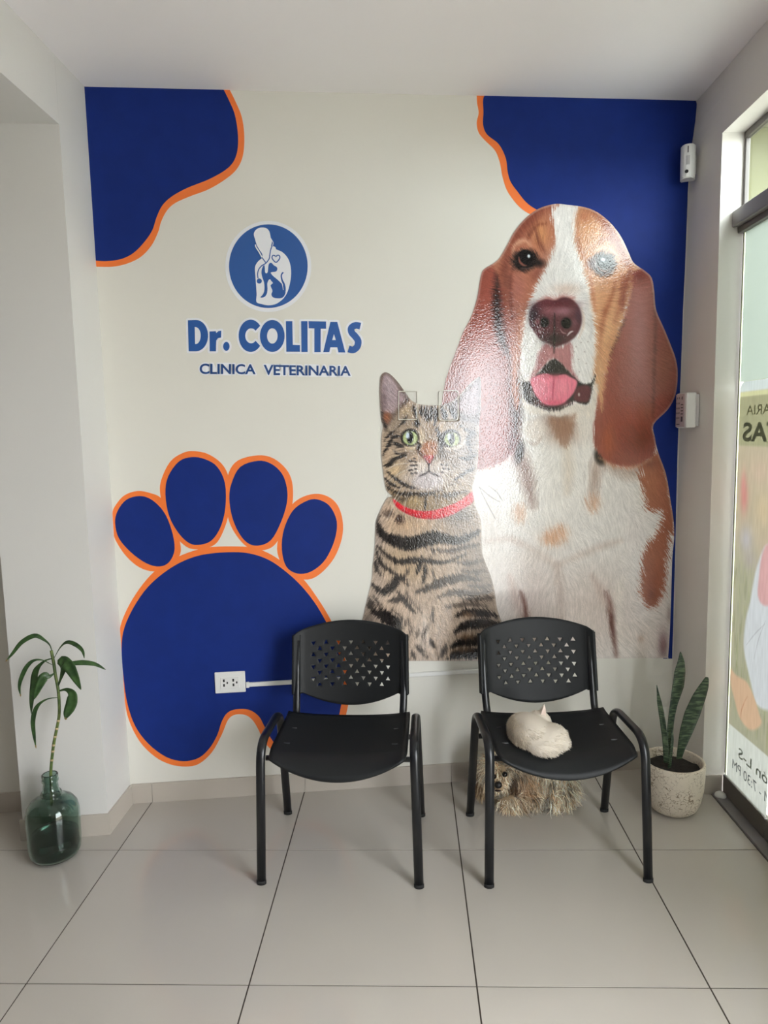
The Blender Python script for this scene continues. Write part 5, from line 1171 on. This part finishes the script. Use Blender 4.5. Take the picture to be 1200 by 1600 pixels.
def strands(name, me, n, length, col_fn, dir_fn, r0, segs, seed, floor_z=0.0, keep=None, curl=.0, clump=0.0):
    """long hair as tapered three-sided strands growing from a mesh"""
    r = np.random.default_rng(seed)
    me.calc_loop_triangles(); T = np.zeros(len(me.loop_triangles)*3, np.int32); me.loop_triangles.foreach_get('vertices', T); T = T.reshape(-1, 3)
    V = np.zeros(len(me.vertices)*3); me.vertices.foreach_get('co', V); V = V.reshape(-1, 3)
    a, b, c_ = V[T[:, 0]], V[T[:, 1]], V[T[:, 2]]; nn = np.cross(b-a, c_-a); ar = np.linalg.norm(nn, axis=1); nn = nn/(ar[:, None]+1e-12)
    k = r.choice(len(T), n, p=ar/ar.sum()); u, v = r.random(n), r.random(n); f = u+v > 1; u[f], v[f] = 1-u[f], 1-v[f]
    P = a[k]+(b-a)[k]*u[:, None]+(c_-a)[k]*v[:, None]; N = nn[k]
    if keep is not None:
        m = keep(P, N); P, N = P[m], N[m]
    n = len(P); L = length(P, N)*r.uniform(.65, 1.25, n); D = dir_fn(P, N, r); D /= np.linalg.norm(D, axis=1)[:, None]
    Cc = s2l(np.clip(col_fn(P, N, r), 0, 255))
    if clump > 0:      # locks of hair: neighbours share a bend and a tone
        cell = np.floor(P/clump).astype(int); key = (cell[:, 0]*73856093 ^ cell[:, 1]*19349663 ^ cell[:, 2]*83492791) % 4096
        bend = r.normal(size=(4096, 3)); D = D+bend[key]*.5; D /= np.linalg.norm(D, axis=1)[:, None]
        Cc = Cc*np.clip(1+r.normal(size=(4096, 1))*.32, .4, 1.5)[key]; L = L*r.uniform(.7, 1.3, 4096)[key]
    side = np.cross(D, r.normal(size=(n, 3))); side /= np.linalg.norm(side, axis=1)[:, None]; bi = np.cross(D, side)
    ph = r.uniform(0, 6.28, n); verts = np.zeros((n, segs+1, 3, 3)); cur = P-N*.002
    d = D.copy()
    for s in range(segs+1):
        t = s/segs; rad = r0*(1-.88*t)
        for q in range(3):
            an = 2*math.pi*q/3
            verts[:, s, q] = cur+rad*(math.cos(an)*side+math.sin(an)*bi)
        d = d+np.array([0, 0, -.22])+curl*(np.sin(ph+t*5)[:, None]*side+np.cos(ph+t*4)[:, None]*bi); d /= np.linalg.norm(d, axis=1)[:, None]
        cur = cur+d*(L/segs)[:, None]
        fz = floor_z(cur) if callable(floor_z) else floor_z
        cur[:, 2] = np.maximum(cur[:, 2], fz+.002)
    idx = np.arange(n*(segs+1)*3).reshape(n, segs+1, 3); F = []
    for s in range(segs):
        for q in range(3):
            F.append(np.stack([idx[:, s, q], idx[:, s, (q+1) % 3], idx[:, s+1, (q+1) % 3], idx[:, s+1, q]], -1))
    F = np.concatenate(F).astype(np.int32)
    mo = bpy.data.meshes.new(name); mo.vertices.add(n*(segs+1)*3); mo.vertices.foreach_set('co', verts.astype(np.float32).ravel())
    mo.loops.add(F.size); mo.loops.foreach_set('vertex_index', F.ravel()); mo.polygons.add(len(F)); mo.polygons.foreach_set('loop_start', np.arange(0, F.size, 4, dtype=np.int32)); mo.update(calc_edges=True)
    at = mo.color_attributes.new('coat', 'FLOAT_COLOR', 'POINT')
    cc = np.repeat(Cc, (segs+1)*3, axis=0); at.data.foreach_set('color', np.concatenate([cc, np.ones((len(cc), 1))], 1).astype(np.float32).ravel())
    return mo
M_COAT = mat('animal_coat', None, .7, attr='coat')

# white cat curled on the seat
CX, CY = 1.452, -0.07
SEAT_Z = 0.404
def seat_z(co):       # height of the dished seat shell of the second chair
    co = np.asarray(co, float); dx, dy = co[..., 0]-1.522, co[..., 1]-.022; a = math.radians(3.2)
    lx, ly = dx*math.cos(a)+dy*math.sin(a), -dx*math.sin(a)+dy*math.cos(a)
    u = np.clip(lx/.222, -1, 1); c_ = 1-u*u; v = np.clip((.142-ly)/.36, 0, 1)
    for _ in range(6): v = np.clip((.142-.026*c_*v**3+.010*c_*(1-v)**4-ly)/.345, 0, 1)
    z_ = .425-.012*c_+.006*u**4-.010*c_*np.sin(np.pi*np.minimum(1, v*1.1))+.004*(1-v)
    k = np.maximum(0, (v-.74)/.26)
    return z_-(.044*c_+.006)*k*k+np.where(v < .08, .004*(1-v/.08), 0)
catb = [((1.432, -.045, .447), (.070, .108, .056), .25), ((1.405, -.06, .44), (.046, .09, .044), .1), ((1.497, -.088, .438), (.064, .080, .046), -.5), ((1.468, -.125, .428), (.066, .062, .034), 0), ((1.478, .01, .452), (.046, .046, .042), 0), ((1.527, -.112, .430), (.036, .036, .031), 0)]
sc_ = lambda c: (1.455+(c[0]-1.455)*.92, -.05+(c[1]+.05)*.9+.012, .41+(c[2]-.41)*.96)
catb = [(sc_(c), (r[0]*.92, r[1]*.9, r[2]*.96), a) for c, r, a in catb]
cme = blob_mesh('body', catb, .0055, 7, lambda c: float(seat_z(np.array(c)))+.004, [((1.484, .012, .474), (1.489, .006, .526), .017), ((1.466, .024, .476), (1.462, .024, .500), .014)])
catr = tag(empty('white_cat', (CX, CY, SEAT_Z+.01)), 'small white cat curled up asleep on the black chair seat', 'cat')
def CT(o): o.parent = catr; o.matrix_parent_inverse = Matrix.Translation((-CX, -CY, -SEAT_Z-.01)); return o
CT(obj('body', cme, mat('white_cat_skin', (206, 196, 182), .8), None, True))
def cat_dir(P, N, r):
    flow = np.stack([-(P[:, 1]+.06), (P[:, 0]-1.46), np.full(len(P), -.02)], 1); flow /= np.linalg.norm(flow, axis=1)[:, None]+1e-9
    return N*.45+flow*.9+r.normal(size=P.shape)*.18
def cat_col(P, N, r):
    c_ = np.tile(np.array([228, 219, 205.]), (len(P), 1)); m = r.random(len(P)) < .25; c_[m] = (212, 200, 182)
    rump = np.exp(-(((P[:, 0]-1.385)/.03)**2)); c_ -= rump[:, None]*np.array([16, 20, 26]); return c_+r.normal(size=(len(P), 1))*6
CT(obj('fur', strands('fur', cme, 15000, lambda P, N: np.where(P[:, 2] > .488, .006, .014), cat_col, cat_dir, .0011, 3, 3, lambda c: seat_z(c)+.0015, keep=lambda P, N: P[:, 2] > seat_z(P)+.008), M_COAT, None))
ear = CT(obj('ear_inner', leaf_bm([np.array((1.4845, -.003, .482)), np.array((1.487, -.006, .500)), np.array((1.489, -.004, .518))], [.018, .014, .003], up=(0, -1, .2), fold=.1), mat('pale_ear', (226, 206, 194), .7), None, True))

# shaggy dog lying under the chair
DX, DY = 1.47, .33
dogr = tag(empty('shaggy_dog', (DX, DY, 0)), 'shaggy cream and tan dog lying under the chair by the wall', 'dog')
def DG(o): o.parent = dogr; o.matrix_parent_inverse = Matrix.Translation((-DX, -DY, 0)); return o
hc = pw(776, 1209, .30)
dogb = [((1.54, .375, .105), (.125, .075, .085), .0), ((1.615, .350, .085), (.060, .070, .080), 0), ((1.46, .350, .11), (.075, .070, .085), 0), (tuple(hc), (.066, .060, .064), 0), (tuple(hc+np.array([.002, -.045, -.022])), (.034, .036, .027), 0), (tuple(hc+np.array([.02, .06, -.03])), (.07, .07, .07), 0),
        ((1.425, .268, .030), (.070, .036, .028), .15), ((1.50, .285, .032), (.045, .040, .030), 0), ((1.585, .280, .028), (.062, .034, .026), 0), ((1.635, .300, .05), (.028, .035, .05), 0)]
dme = blob_mesh('body', dogb, .008, 8, .003)
DG(obj('body', dme, mat('dog_skin', (170, 146, 116), .9), None, True))
def dog_dir(P, N, r):
    h = P-hc; near = np.exp(-(np.linalg.norm(h, axis=1)/.085)**4)[:, None]
    rad = np.stack([h[:, 0], np.full(len(P), -.02), h[:, 2]-.01], 1)*14
    return N*.55+np.array([.12, -.25, -.55])*(1-near)+(rad+np.array([0, 0, -.25]))*near+r.normal(size=P.shape)*.16
def dog_col(P, N, r):
    n = len(P); pal = np.array([(246, 234, 210), (234, 214, 184), (204, 176, 140), (250, 242, 224), (150, 118, 88)], float)
    c_ = pal[r.choice(5, n, p=[.34, .26, .16, .16, .08])]
    c_ = c_+np.clip((P[:, 0]-1.50)/.05, 0, 1)[:, None]*np.array([14, 16, 18])
    chest = np.exp(-(((P[:, 0]-1.475)/.04)**2+((P[:, 2]-.09)/.05)**2)); c_ = c_*(1-chest[:, None]*.55)+np.array([176, 130, 92])*chest[:, None]*.55
    e = np.linalg.norm((P-(hc+np.array([.060, .0, -.025])))/np.array([.022, .06, .06]), axis=1); c_ = np.where((e < 1)[:, None], c_*.5+np.array([8, 0, 0]), c_)
    return c_+r.normal(size=(n, 1))*10
muz = hc+np.array([.002, -.05, -.018]); eyeR = pw(788, 1207.5, .235); eyeL = pw(770.5, 1211, .235)
def dog_len(P, N):
    d = np.linalg.norm(P-muz, axis=1); dm = np.clip((d-.025)/.06, 0, 1); return .012+dm*.040
def dog_keep(P, N):
    m = (P[:, 2] > .006)
    for e in (eyeR, eyeL): m &= np.hypot(P[:, 0]-e[0], P[:, 2]-e[2]-.002) > .0095
    return m & ~((np.hypot(P[:, 0]-muz[0], P[:, 2]-muz[2]) < .012) & (P[:, 1] < muz[1]))
DG(obj('fur', strands('fur', dme, 15000, dog_len, dog_col, dog_dir, .0019, 6, 8, .001, dog_keep, .18, .018), M_COAT, None))
M_EYE = mat('dark_dog_eye', (16, 12, 10), .08); M_NOSE = mat('black_dog_nose', (20, 18, 18), .35, bump=.3, bscale=600)
def ball(name, c_, r, m, wrap):
    bm = bmesh.new(); bmesh.ops.create_icosphere(bm, subdivisions=3, radius=1, matrix=Matrix.Translation(Vector(c_)) @ Matrix.Diagonal((*r, 1))); return wrap(obj(name, bm, m, None, True))
ball('eye', eyeR+np.array([0, -.012, 0]), (.0105, .009, .0105), M_EYE, DG); ball('eye', eyeL+np.array([0, -.012, 0]), (.0105, .009, .0105), M_EYE, DG)
nq = pw(778.5, 1226.5, .200); ball('nose', nq, (.0145, .012, .0135), M_NOSE, DG)
mq = pw(778, 1235.5, .204); ball('mouth', mq, (.012, .006, .0035), mat('dog_mouth', (44, 30, 28), .5), DG)
for sgn, cx in ((-1, hc+np.array([-.062, .0, -.022])), (1, hc+np.array([.060, -.004, -.022]))):
    em = blob_mesh('ear', [(tuple(cx), (.016, .028, .050), 0)], .006, 3, .003)
    eo = DG(obj('ear', em, mat('dog_ear', (112, 86, 62), .9), None, True))
    fo = obj('ear_fur', strands('ear_fur', em, 1500, lambda P, N: np.full(len(P), .045), lambda P, N, r: np.where(r.random((len(P), 1)) < (.35 if sgn < 0 else .8), np.array([104, 74, 50.]), np.array([190, 166, 132.]))+r.normal(size=(len(P), 1))*10, lambda P, N, r: N*.45+np.array([0, -.1, -1.])+r.normal(size=P.shape)*.12, .0016, 5, 20+sgn, .001, None, .12), M_COAT, eo)
